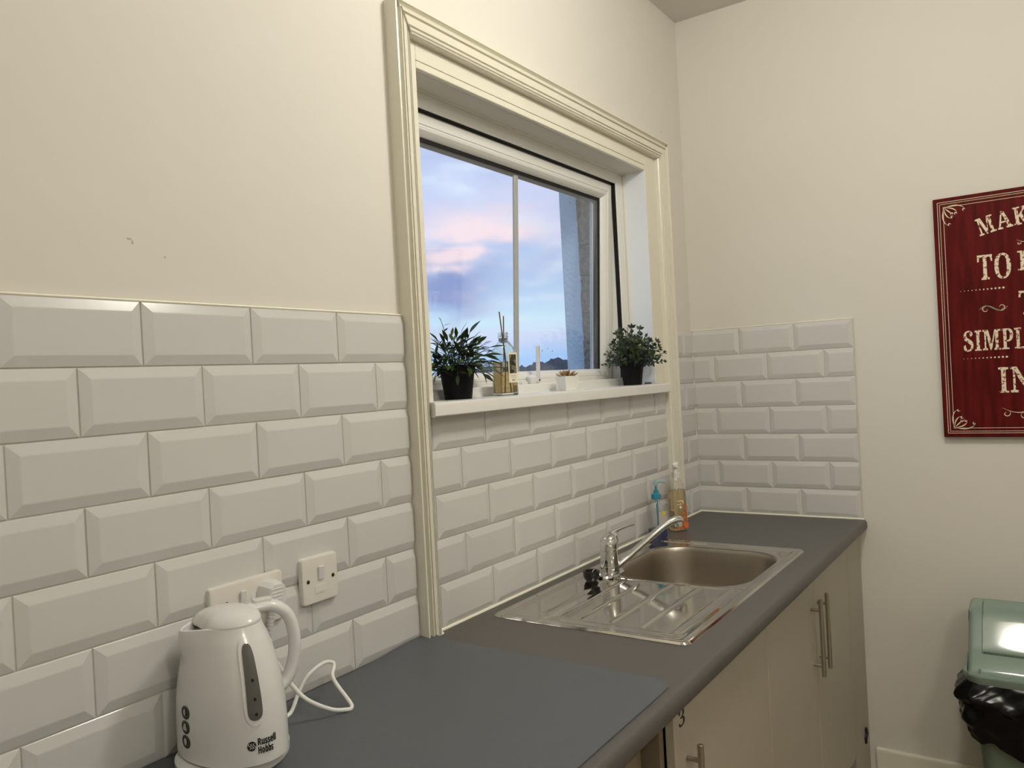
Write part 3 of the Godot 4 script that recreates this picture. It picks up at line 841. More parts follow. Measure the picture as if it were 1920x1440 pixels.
# ---------------------------------------------------------------- electrics
func sockets() -> void:
	var z := 0.0052
	var t := thing("double_socket", V(-2.1205, 1.108, z), "white double wall socket half hidden behind the kettle", "socket")
	var s := Soup.new()
	plate(s, 0.147, 0.086, 0.005, at(0, 0, 0), 0, 0.010, 0.004)
	obj("faceplate", s.mesh(30), M.socket, t)
	for x in [-0.0125, 0.0095]:
		s = Soup.new()
		s.box(V(x - 0.0052, 0.0045, 0.009), V(x + 0.0052, 0.029, 0.013), 0.0012)
		s.move(Transform3D(Basis(V(1, 0, 0), deg_to_rad(8.0 if x < 0 else -8.0)), V(0, 0, 0)) * at(0, 0, -0.0005))
		obj("rocker", s, M.plastic, t)
	s = Soup.new()
	for q in [[-0.0425, 0.011, 0.002, 0.0042], [-0.0535, -0.013, 0.0032, 0.002], [-0.0315, -0.013, 0.0032, 0.002]]:
		s.box(V(q[0] - q[2], q[1] - q[3], 0.009), V(q[0] + q[2], q[1] + q[3], 0.0102))
	obj("pin_slot", s, M.black, t)
	t = thing("fused_switch", V(-1.961, 1.114, z), "white square fused switch plate to the right of the double socket", "switch")
	s = Soup.new()
	plate(s, 0.086, 0.086, 0.006, at(0, 0, 0), 0, 0.011, 0.004)
	obj("faceplate", s.mesh(30), M.socket, t)
	s = Soup.new()
	s.box(V(-0.0062, 0.0, 0.010), V(0.0062, 0.026, 0.0145), 0.0012)
	s.move(Transform3D(Basis(V(1, 0, 0), deg_to_rad(7)), V(0, 0, -0.001)))
	obj("rocker", s, M.plastic, t)
	s = Soup.new()
	plate(s, 0.028, 0.016, 0.001, at(-0.001, -0.018, 0.0), 0.0105, 0.0118, 0.0004)
	s.box(V(-0.007, -0.0225, 0.0115), V(0.007, -0.021, 0.0124), 0.0003)
	obj("fuse_carrier", s.mesh(30), M.socket, t)
	for x in [-0.0302, 0.0302]:
		s = Soup.new()
		s.lathe([Vector2(0.0036, 0), Vector2(0.0036, 0.0012), Vector2(0.0024, 0.0018)], V(0, 0, 0), 14)
		s.move(Transform3D(Basis(V(1, 0, 0), PI / 2), V(x, 0.0, 0.0105)))
		obj("screw", s, mat(rgb(74, 66, 56), 0.4, 0.7), t)
	# mains lead: plug in the right-hand outlet, cord looping over the mat
	t = thing("power_cord", V(-2.085, 1.118, 0.0), "white mains lead looping from the socket over the mat to the kettle", "cord")
	s = Soup.new()
	var o := PackedVector2Array([Vector2(0.0225, -0.012), Vector2(0.0235, 0.004), Vector2(0.019, 0.016), Vector2(0.010, 0.0225), Vector2(-0.010, 0.0225), Vector2(-0.019, 0.016), Vector2(-0.0235, 0.004), Vector2(-0.0225, -0.012), Vector2(-0.010, -0.026), Vector2(0.010, -0.026)])
	var rs := []
	for q in [[0.98, 0.0152], [1.0, 0.018], [1.0, 0.030], [0.9, 0.043], [0.8, 0.047]]:
		var r := PackedVector3Array()
		for v in o: r.append(V(v.x * q[0] * 0.92 + 0.002, v.y * q[0], q[1]))
		rs.append(r)
	s.loft(rs)
	for k in 4:
		s.box(V(-0.012 + k * 0.001, 0.0105 - k * 0.006, 0.046), V(0.012 - k * 0.001, 0.012 - k * 0.006, 0.0482), 0.0006)
	obj("plug", s.mesh(25), M.plastic, t)
	s = Soup.new()
	for k in 7:
		s.lathe([Vector2(0.0062 - k * 0.0003, -0.002), Vector2(0.0062 - k * 0.0003, 0.002)], V(-0.006 - k * 0.0024, -0.030 - k * 0.006, 0.036 + k * 0.0015), 12)
	s.tube([V(-0.004, -0.024, 0.034), V(-0.022, -0.072, 0.045)], 0.0038, 10)
	obj("strain_relief", s, mat(rgb(205, 205, 203), 0.4), t)
	var c := Curve3D.new()
	var pts := [V(-2.106, 1.050, 0.045), V(-2.112, 1.02, 0.066), V(-2.11, 1.001, 0.08), V(-2.1, 0.976, 0.09), V(-2.086, 0.95, 0.11), V(-2.052, 0.925, 0.128), V(-2.023, 0.9155, 0.137), V(-2.0155, 0.916, 0.138), V(-2.011, 0.922, 0.13), V(-2.013, 0.95, 0.1), V(-2.007, 0.961, 0.085), V(-1.990, 0.967, 0.071), V(-1.988, 0.974, 0.066), V(-2.005, 0.977, 0.06), V(-2.037, 0.964, 0.055), V(-2.056, 0.941, 0.052), V(-2.08, 0.9165, 0.058), V(-2.11, 0.9165, 0.066), V(-2.15, 0.9165, 0.075)]
	for i in pts.size():
		var tg: Vector3 = (pts[mini(i + 1, pts.size() - 1)] - pts[maxi(i - 1, 0)]) / 6.0
		c.add_point(pts[i] - V(-2.085, 1.118, 0.0), -tg, tg)
	c.bake_interval = 0.004
	s = Soup.new()
	s.tube(Array(c.get_baked_points()), 0.0036, 10)
	obj("cord", s.mesh(60), M.cord, t)

# ---------------------------------------------------------------- kettle
const KP := [[0.0, 0.0790], [0.004, 0.0822], [0.016, 0.0826], [0.018, 0.0815], [0.0185, 0.0842], [0.022, 0.0850], [0.045, 0.0850], [0.07, 0.0846], [0.095, 0.0832], [0.12, 0.0802], [0.145, 0.0755], [0.17, 0.0690], [0.19, 0.0622], [0.203, 0.0560], [0.211, 0.0530]]
func kr(y: float) -> float:
	for i in KP.size() - 1:
		if y <= KP[i + 1][0]:
			return lerpf(KP[i][1], KP[i + 1][1], (y - KP[i][0]) / (KP[i + 1][0] - KP[i][0]))
	return KP[-1][1]
func kd(deg: float) -> Vector3:   # direction on the kettle: 0 faces the room corner where one stands, + turns to the right
	var a := deg_to_rad(deg)
	return V(-0.573, 0, 0.819) * cos(a) + V(0.563, 0, 0.826) * sin(a)
func kpatch(s: Soup, cx: float, pts: Array, off: float) -> void:
	# a patch that follows the body: pts are [y, left deg, right deg]
	var rings := []
	for q in pts:
		var r := PackedVector3Array()
		for k in 9:
			var d := kd(cx + lerpf(q[1], q[2], k / 8.0))
			r.append(d * (kr(q[0]) + off) + V(0, q[0], 0))
		rings.append(r)
	s.loft(rings, false, false, false)
func kbend(m: ArrayMesh, deg: float, y0: float, off: float) -> ArrayMesh:
	# lays flat lettering on the body
	var o := ArrayMesh.new()
	for i in m.get_surface_count():
		var a := m.surface_get_arrays(i)
		var v: PackedVector3Array = a[Mesh.ARRAY_VERTEX]
		var n: PackedVector3Array = a[Mesh.ARRAY_NORMAL]
		for k in v.size():
			var R := kr(y0 + v[k].y)
			var g := deg + rad_to_deg(v[k].x / R)
			v[k] = kd(g) * (R + off + v[k].z) + V(0, y0 + v[k].y, 0)
			n[k] = kd(g)
		a[Mesh.ARRAY_VERTEX] = v; a[Mesh.ARRAY_NORMAL] = n
		o.add_surface_from_arrays(Mesh.PRIMITIVE_TRIANGLES, a)
	return o

func kettle() -> void:
	var t := thing("kettle", V(-2.228, 0.9125, 0.104), "white plastic electric kettle with a grey water window", "kettle")
	var base := Soup.new()
	base.lathe([Vector2(0.079, 0.0), Vector2(0.0822, 0.004), Vector2(0.0826, 0.016), Vector2(0.080, 0.0175)], V(0, 0, 0), 64)
	obj("power_base", base.mesh(40), M.plastic, t)
	var s := Soup.new()
	var rings := []
	var sp := -63.0
	for i in 64:
		var y := lerpf(0.0182, 0.2105, i / 63.0)
		var r := PackedVector3Array()
		for k in 96:
			var g := 360.0 * k / 96 - 180.0
			var dg := wrapf(g - sp, -180, 180)
			var up_ := smoothstep(0.142, 0.2105, y)
			var bump := 0.0255 * pow(up_, 1.35) * exp(-pow(absf(dg) / lerpf(9.0, 20.0, up_), 1.7))
			var rad := maxf(kr(y) - (0.002 if i == 0 else 0.0), 0.01)
			r.append(kd(g) * (rad + bump) + V(0, y - bump * 0.12, 0))
		rings.append(r)
	# turn over the rim and go down inside
	for q in [[-0.0022, 0.0008], [-0.0045, -0.001], [-0.006, -0.012]]:
		var r := PackedVector3Array()
		for v in rings[63]:
			var h := Vector2(v.x, v.z)
			h *= (h.length() + q[0]) / h.length()
			r.append(V(h.x, v.y + q[1], h.y))
		rings.append(r)
	s.loft(rings, true, true, true)
	obj("body", s.mesh(40), M.plastic, t)
	# lid: a low dome, cut back over the spout
	s = Soup.new()
	rings = []
	for q in [[0.0525, 0.2085], [0.0535, 0.2120], [0.0528, 0.2150], [0.0485, 0.2205], [0.041, 0.2250], [0.029, 0.2288], [0.015, 0.2305], [0.002, 0.2310]]:
		var r := PackedVector3Array()
		for k in 72:
			var g := 360.0 * k / 72
			var dg := wrapf(g - sp, -180, 180)
			var cut := 1.0 - 0.16 * exp(-pow(dg / 26.0, 4.0)) * smoothstep(0.2, 0.9, q[0] / 0.0535)
			r.append(kd(g) * q[0] * cut + V(0, q[1] - 0.003 * (q[0] / 0.053) * cos(deg_to_rad(dg)), 0))
		rings.append(r)
	s.loft(rings)
	obj("lid", s.mesh(35), M.plastic, t)
	# handle
	s = Soup.new()
	var h := kd(sp + 180.0)
	var c := Curve3D.new()
	var hp := [[0.026, 0.2165], [0.052, 0.2218], [0.078, 0.2212], [0.099, 0.2115], [0.1125, 0.195], [0.1185, 0.171], [0.1185, 0.145], [0.112, 0.119], [0.099, 0.100], [0.08, 0.088]]
	for i in hp.size():
		var a = hp[maxi(i - 1, 0)]; var b = hp[mini(i + 1, hp.size() - 1)]
		var tg: Vector3 = (h * (b[0] - a[0]) + V(0, b[1] - a[1], 0)) / 6.0
		c.add_point(h * hp[i][0] + V(0, hp[i][1], 0), -tg, tg)
	c.bake_interval = 0.004
	s.tube(Array(c.get_baked_points()), 0.0095, 20, 1.45, h.cross(Vector3.UP))
	obj("handle", s.mesh(60), M.plastic, t)
	s = Soup.new()
	plate(s, 0.034, 0.021, 0.006, Transform3D(Basis(h, h.cross(Vector3.UP) * -1.0, Vector3.UP), h * 0.064 + V(0, 0.0, 0)), 0.2245, 0.2345, 0.002)
	s.move(at(0, 0, 0))
	obj("lid_button", s.mesh(30), M.plastic, t)
	# water window and its raised surround
	var ww := 24.0
	var oval := []; var inner := []
	for k in 49:
		var f := 0.5 - 0.5 * cos(PI * k / 48.0)
		var y := lerpf(0.078, 0.198, f)
		var e := pow(1.0 - pow(absf(2 * f - 1.0), 7.0), 0.45)
		var hw := lerpf(11.5, 12.5, f) * e
		oval.append([y, -hw, hw])
		var yi := lerpf(0.0855, 0.191, f)
		var hi := lerpf(8.6, 7.4, f) * pow(1.0 - pow(absf(2 * f - 1.0), 9.0), 0.45)
		inner.append([yi, -hi, hi])
	s = Soup.new()
	kpatch(s, ww, oval, 0.0015)
	obj("window_surround", s.mesh(60), M.plastic, t)
	s = Soup.new()
	kpatch(s, ww, inner, 0.0022)
	var wwin := obj("water_window", s.mesh(60), mat(rgb(92, 90, 86), 0.12), t, "dark grey water gauge window")
	for q in [[0.094, 1.6], [0.115, 1.6], [0.141, 1.6]]:
		s = Soup.new()
		var d := []
		for k in 9:
			var f := k / 8.0
			var e := sqrt(maxf(1.0 - pow(2 * f - 1, 2), 0.0))
			d.append([q[0] + lerpf(-0.0026, 0.0026, f), -q[1] * e + 0.6, q[1] * e + 0.6])
		kpatch(s, ww, d, 0.0026)
		obj("level_mark", s.mesh(60), M.black, wwin)
	# lettering and the round emblem
	var tx := kbend(text_mesh("Russell", 0.0325, 0.0108, "Droid Sans", 700), 24.5, 0.0495, 0.0006)
	obj("lettering", tx, M.ink, t, "dark brand lettering")
	tx = kbend(text_mesh("Hobbs", 0.0265, 0.0108, "Droid Sans", 700), 24.5, 0.0372, 0.0006)
	obj("lettering", tx, M.ink, t, "dark brand lettering")
	s = Soup.new()
	kdisc(s, 18.0, 0.050, 0.0070, 0.0007)
	var em := obj("emblem", s.mesh(60), M.ink, t, "dark round emblem")
	s = Soup.new()
	for k in 3:
		var d := []
		for j in 5:
			var f := j / 4.0
			d.append([0.050 + lerpf(-0.004, 0.004, f), sin(f * 6.0) * 1.6 - 2.6 + k * 2.4, sin(f * 6.0) * 1.6 - 1.8 + k * 2.4])
		kpatch(s, 18.0, d, 0.0010)
	obj("emblem_line", s.mesh(60), M.plastic, em)
	for k in 3:
		s = Soup.new()
		kdisc(s, -53.5, 0.0495 + k * 0.0211, 0.0098, 0.0008)
		var bd := obj("badge", s.mesh(60), M.ink, t, "black round pictogram badge")
		s = Soup.new()
		kdisc(s, -53.5, 0.0495 + k * 0.0211 + 0.001, 0.0078, 0.0011)
		var r2 := obj("badge_ring", s.mesh(60), mat(rgb(150, 148, 140), 0.5), bd)
		s = Soup.new()
		kdisc(s, -53.5, 0.0495 + k * 0.0211 + 0.001, 0.0072, 0.0014)
		obj("badge_face", s.mesh(60), M.ink, bd)
		s = Soup.new()
		var dd := []
		for j in 9:
			var f := j / 8.0
			var yy := 0.0495 + k * 0.0211 + lerpf(-0.0045, 0.0055, f)
			var hw: float = [2.4 * (0.4 + 0.6 * sin(f * PI)), 1.2 + 1.8 * (1.0 if f < 0.6 else 0.3), 2.6 * sqrt(maxf(1 - pow(2 * f - 1, 2), 0.02))][k]
			dd.append([yy, -hw, hw * [1.0, 1.0, 0.3][k]])
		kpatch(s, -53.5, dd, 0.0017)
		obj("pictogram", s.mesh(60), mat(rgb(190, 186, 170), 0.5), bd)

func kdisc(s: Soup, deg: float, y: float, r: float, off: float) -> void:
	var d := []
	for k in 17:
		var f := k / 16.0
		var e := sqrt(maxf(1.0 - pow(2 * f - 1, 2), 0.0))
		var w := rad_to_deg(r * e / kr(y))
		d.append([y + lerpf(-r, r, f), -w, w])
	kpatch(s, deg, d, off)

# ---------------------------------------------------------------- lettering
func text_mesh(txt: String, width: float, height: float, font: String, weight: int, depth := 0.0006) -> ArrayMesh:
	# lower left of the glyphs at the origin, fitted to width x height
	var f := SystemFont.new()
	f.font_names = PackedStringArray([font])
	f.font_weight = weight
	var tm := TextMesh.new()
	tm.text = txt; tm.font = f; tm.font_size = 64; tm.pixel_size = 0.01; tm.depth = 0.02; tm.curve_step = 1.0
	var o := ArrayMesh.new()
	var bb := AABB()
	var surf := []
	for i in tm.get_surface_count():
		var a := tm.surface_get_arrays(i)
		var v: PackedVector3Array = a[Mesh.ARRAY_VERTEX]
		for k in v.size():
			if surf.is_empty() and k == 0: bb = AABB(v[0], Vector3.ZERO)
			bb = bb.expand(v[k])
		surf.append(a)
	for a in surf:
		var v: PackedVector3Array = a[Mesh.ARRAY_VERTEX]
		for k in v.size():
			var q := v[k] - bb.position
			v[k] = V(q.x / bb.size.x * width, q.y / bb.size.y * height, q.z / maxf(bb.size.z, 1e-6) * depth)
		a[Mesh.ARRAY_VERTEX] = v
		a[Mesh.ARRAY_TANGENT] = null
		o.add_surface_from_arrays(Mesh.PRIMITIVE_TRIANGLES, a)
	return o

# ---------------------------------------------------------------- things on the sill
func leaf_mesh(L: float, w: float, bend: float, fold: float) -> ArrayMesh:
	# a leaf from the origin along +z, face up
	var s := Soup.new()
	var prof := [[0.0, 0.10], [0.2, 0.72], [0.42, 1.0], [0.65, 0.8], [0.85, 0.4], [1.0, 0.02]]
	for i in prof.size() - 1:
		var a = prof[i]; var b = prof[i + 1]
		var m0 := V(0, -bend * L * a[0] * a[0], L * a[0]); var m1 := V(0, -bend * L * b[0] * b[0], L * b[0])
		for sd in [-1.0, 1.0]:
			var e0 := m0 + V(sd * w / 2 * a[1], fold * w * a[1], 0); var e1 := m1 + V(sd * w / 2 * b[1], fold * w * b[1], 0)
			if sd < 0: s.quad(m0, m1, e1, e0)
			else: s.quad(m0, e0, e1, m1)
	return s.mesh(50)

func aim(from: Vector3, dir: Vector3, roll := 0.0, k := 1.0) -> Transform3D:
	var z := dir.normalized()
	var x := Vector3.UP.cross(z)
	x = x.normalized() if x.length() > 0.01 else Vector3.RIGHT
	var y := z.cross(x)
	return Transform3D(Basis(x, y, z).rotated(z, roll).scaled(Vector3.ONE * k), from)

func pot_mesh(rt: float, rb: float, h: float) -> ArrayMesh:
	var s := Soup.new()
	s.lathe([Vector2(rb, 0.0), Vector2(rb, 0.002), Vector2(rt * 0.925, h * 0.76), Vector2(rt * 0.985, h * 0.765), Vector2(rt, h * 0.985), Vector2(rt * 0.985, h), Vector2(rt * 0.92, h), Vector2(rt * 0.9, h * 0.86), Vector2(0.002, h * 0.88)], V(0, 0, 0), 40)
	return s.mesh(30)

func sill_things() -> void:
	var Y := 1.4247
	var rng := RandomNumberGenerator.new()
	rng.seed = 2024
	# left plant: long narrow leaves on arching stems
	var t := thing("potted_plant", V(-1.462, Y, -0.028), "bushy artificial plant with long narrow leaves in a black pot, left on the sill", "plant")
	obj("pot", pot_mesh(0.0445, 0.033, 0.082), M.pot, t)
	var greens := []
	for c in [rgb(40, 60, 28), rgb(52, 74, 34), rgb(32, 48, 26), rgb(72, 90, 44)]:
		var m := mat(c, 0.45)
		m.backlight_enabled = true
		m.backlight = Color(c.r * 0.4, c.g * 0.5, c.b * 0.2)
		greens.append(m)
	var lm := [leaf_mesh(0.040, 0.0122, 0.12, 0.12), leaf_mesh(0.047, 0.0130, 0.2, 0.1), leaf_mesh(0.034, 0.0115, 0.05, 0.15)]
	var stem_m := mat(rgb(52, 60, 34), 0.6)
	var stems := 58
	for i in stems:
		var f := (i + 0.5) / stems
		var az := i * 2.39996
		var el := deg_to_rad(lerpf(82.0, -14.0, pow(f, 0.72)))
		var d := V(cos(az) * cos(el), sin(el), sin(az) * cos(el))
		# the crown is pressed flat by the glass behind it
		var sp := V(d.x * (0.082 if d.x > 0 else 0.068), d.y * 0.086, d.z * (0.06 if d.z > 0 else 0.035)) * rng.randf_range(0.82, 1.08)
		var p0 := V(d.x * 0.02, 0.070, d.z * 0.02)
		var p2 := p0 + sp + V(0.004, 0.004, 0)
		var p1 := p0.lerp(p2, 0.5) + V(0, 0.012 * cos(el), 0)
		var wild := i == 9
		if wild:
			p1 = V(-0.034, 0.150, 0.0); p2 = V(-0.050, 0.186, 0.0)
		var s := Soup.new()
		s.tube([p0, p1, p2], [0.0012, 0.001, 0.0007], 5)
		var st := obj("stem", s.mesh(60), stem_m, t)
		var nl := 5
		for k in nl:
			var g := lerpf(0.38, 1.0, k / (nl - 1.0))
			if wild and k < 2: continue
			var q := p0.lerp(p1, g * 2) if g < 0.5 else p1.lerp(p2, g * 2 - 1)
			var dir := d * 0.55 + V(rng.randf_range(-1.0, 1.0) + 0.12, rng.randf_range(-0.42, 0.32), rng.randf_range(-0.5, 0.8))
			if k == nl - 1: dir = (p2 - p1).normalized() + V(0.25 * signf(d.x), -0.15, 0.1)
			var o := obj("leaf", lm[rng.randi() % 3], greens[rng.randi() % 4], st)
			o.transform = aim(q, dir, rng.randf_range(-0.6, 0.6), (0.5 if wild else 0.92) * rng.randf_range(0.75, 1.1))
	# reed diffuser
	t = thing("reed_diffuser", V(-1.272, Y, -0.02), "square glass reed diffuser bottle with amber liquid and a white label", "diffuser")
	var b := Soup.new()
	var R := Transform3D(Basis(V(0, 1, 0), deg_to_rad(-12)), Vector3.ZERO)
	var sec := func(y, w, d, r): return ring(rrect(w, d, r, 5), y, R * up(0, 0, 0))
	var outl := [[0.0, 0.056, 0.036, 0.005], [0.002, 0.06, 0.04, 0.006], [0.104, 0.06, 0.04, 0.006], [0.116, 0.058, 0.0385, 0.009], [0.128, 0.05, 0.034, 0.013], [0.137, 0.036, 0.028, 0.0135], [0.142, 0.025, 0.025, 0.0123], [0.149, 0.0235, 0.0235, 0.0115], [0.150, 0.028, 0.028, 0.0138], [0.154, 0.028, 0.028, 0.0138], [0.155, 0.0245, 0.0245, 0.012], [0.158, 0.0245, 0.0245, 0.012], [0.159, 0.027, 0.027, 0.0133], [0.164, 0.027, 0.027, 0.0133]]
	var shell := []
	for q in outl: shell.append(sec.call(q[0], q[1], q[2], q[3]))
	for q in [[0.164, 0.020, 0.020, 0.0098], [0.142, 0.020, 0.020, 0.0098], [0.136, 0.031, 0.023, 0.011], [0.127, 0.046, 0.030, 0.011], [0.115, 0.0545, 0.035, 0.008], [0.104, 0.0565, 0.0365, 0.005], [0.006, 0.0565, 0.0365, 0.005]]: shell.append(sec.call(q[0], q[1], q[2], q[3]))
	b.loft(shell)
	obj("bottle", b.mesh(35), liquid(rgb(236, 242, 240)), t)
	var lq := Soup.new()
	lq.loft([sec.call(0.0065, 0.050, 0.030, 0.005), sec.call(0.008, 0.0555, 0.0355, 0.005), sec.call(0.088, 0.0555, 0.0355, 0.005)])
	obj("liquid", lq.mesh(35), liquid(rgb(226, 190, 138)), t, "amber liquid")
	for q in [[V(0.012, 0.008, 0.004), V(-0.014, 0.218, 0.002)], [V(-0.016, 0.008, 0.006), V(0.013, 0.208, -0.004)]]:
		var s := Soup.new()
		s.tube([q[0], q[0].lerp(q[1], 0.72), q[1]], 0.0017, 8)
		obj("reed", s, mat(rgb(122, 92, 66), 0.8), t)
	var lb := Soup.new()
	plate(lb, 0.032, 0.078, 0.0006, R * at(0.0105, 0.072, 0.0202), 0, 0.0006, 0.0002)
	var label := obj("label", lb, mat(rgb(236, 230, 208), 0.7), t)
	var ph := Soup.new()
	plate(ph, 0.0245, 0.049, 0.0006, R * at(0.0105, 0.0815, 0.0207), 0, 0.0004, 0.0001)
	obj("label_picture", ph, textured(mat(Color.WHITE, 0.6), noise_tex(0.012, 71, [[0.2, rgb(28, 30, 28)], [0.5, rgb(74, 72, 58)], [0.62, rgb(168, 160, 112)], [0.8, rgb(96, 92, 84)]], 256, 3), 14.0), label)
	var ln := Soup.new()
	for q in [[0.050, 0.020], [0.0455, 0.018], [0.038, 0.010]]:
		ln.box(V(0.0105 - q[1] / 2, q[0], 0.0207), V(0.0105 + q[1] / 2, q[0] + (0.0008 if q[1] > 0.012 else 0.0025), 0.0210))
	ln.move(R)
	obj("label_lines", ln, mat(rgb(120, 112, 96), 0.7), label)
	# succulent
	t = thing("succulent", V(-0.952, Y, -0.02), "tiny brown rosette succulent in a square white tapered pot", "plant")
	var s := Soup.new()
	var R2 := Transform3D(Basis(V(0, 1, 0), deg_to_rad(-24)), Vector3.ZERO)
	var sq := func(y, w): return ring(rrect(w, w, 0.003, 3), y, R2 * up(0, 0, 0))
	s.loft([sq.call(0.0, 0.036), sq.call(0.001, 0.037), sq.call(0.041, 0.0525), sq.call(0.042, 0.0515), sq.call(0.042, 0.0475), sq.call(0.036, 0.046)])
	obj("pot", s.mesh(30), M.ceramic, t)
	var sl := Soup.new()
	sl.lathe([Vector2(0.0015, 0.0), Vector2(0.0030, 0.008), Vector2(0.0034, 0.016), Vector2(0.0022, 0.022), Vector2(0.0003, 0.026)], V(0, 0, 0), 8, 1.0, 0.5)
	sl.move(Transform3D(Basis(V(1, 0, 0), V(0, 0, 1), V(0, -1, 0)), Vector3.ZERO))
	var slm := sl.mesh(60)
	var tones := [mat(rgb(160, 132, 92), 0.55), mat(rgb(140, 112, 78), 0.55), mat(rgb(178, 150, 110), 0.55)]
	for k in 27:
		var ringno := 0 if k < 11 else 1 if k < 20 else 2
		var n: int = [11, 9, 7][ringno]
		var az := TAU * (k + 0.5 * ringno) / n
		var el: float = deg_to_rad([22.0, 46.0, 70.0][ringno] + rng.randf_range(-6, 6))
		var o := obj("leaf", slm, tones[rng.randi() % 3], t)
		o.transform = aim(V(cos(az) * 0.003, 0.036, sin(az) * 0.003), V(cos(az) * cos(el), sin(el), sin(az) * cos(el)), 0.0, [1.35, 1.2, 1.0][ringno])
	# right plant: small round leaves in pairs
	t = thing("potted_plant", V(-0.508, Y, -0.022), "rounded artificial shrub with small oval leaves in a black pot, right on the sill", "plant")
	obj("pot", pot_mesh(0.041, 0.031, 0.076), M.pot, t)
	var round_leaf := leaf_mesh(0.0155, 0.0092, 0.1, 0.1)
	var kinds := []
	for c in [rgb(52, 68, 48), rgb(44, 60, 50), rgb(70, 82, 48), rgb(124, 134, 82)]:
		var m := mat(c, 0.5)
		m.backlight_enabled = true
		m.backlight = Color(c.r * 0.3, c.g * 0.35, c.b * 0.2)
		kinds.append(m)
	var sprigs := []
	for v in 5:
		var st := SurfaceTool.new()
		st.begin(Mesh.PRIMITIVE_TRIANGLES)
		var q := Soup.new()
		var pts := []
		for k in 8: pts.append(V(sin(k * 0.7 + v) * 0.002, sin(k * 0.5 + v * 2.0) * 0.002, k * 0.0115))
		q.tube(pts, 0.0009, 5)
		st.append_from(q.mesh(60), 0, Transform3D())
		for k in range(1, 8):
			for sd in 2:
				var a := k * 1.3 + sd * PI + rng.randf_range(-0.3, 0.3)
				st.append_from(round_leaf, 0, aim(pts[k], V(cos(a), sin(a), 0.75 + rng.randf_range(-0.2, 0.3)), rng.randf_range(-0.6, 0.6), lerpf(1.1, 0.75, k / 7.0)))
		st.append_from(round_leaf, 0, aim(pts[7], V(0.1, 0.2, 1.0), 0.0, 0.7))
		sprigs.append(st.commit())
	for i in 64:
		var az := i * 2.39996
		var f := (i + 0.5) / 64.0
		var el := deg_to_rad(lerpf(86.0, -4.0, pow(f, 0.8)))
		var d := V(cos(az) * cos(el), sin(el), sin(az) * cos(el))
		if d.z < 0: d.z *= 0.55
		var o := obj("sprig", sprigs[i % 5], kinds[3] if i in [21, 34, 47] else kinds[rng.randi() % 3], t)
		o.transform = aim(V(d.x * 0.02, 0.070, d.z * 0.02), d + V(0, 0.05, 0), rng.randf_range(0, TAU), rng.randf_range(0.88, 1.1) * lerpf(1.42, 1.0, f))
	s = Soup.new()
	s.lathe([Vector2(0.012, 0.0), Vector2(0.0125, 0.004), Vector2(0.010, 0.006), Vector2(0.002, 0.0065)], V(0, 0, 0), 20)
	var cp := obj("bottle_cap", s.mesh(30), mat(rgb(96, 104, 106), 0.5), self, "small flat grey cap lying at the right end of the sill", "cap")
	cp.position = V(-0.401, Y, -0.014)

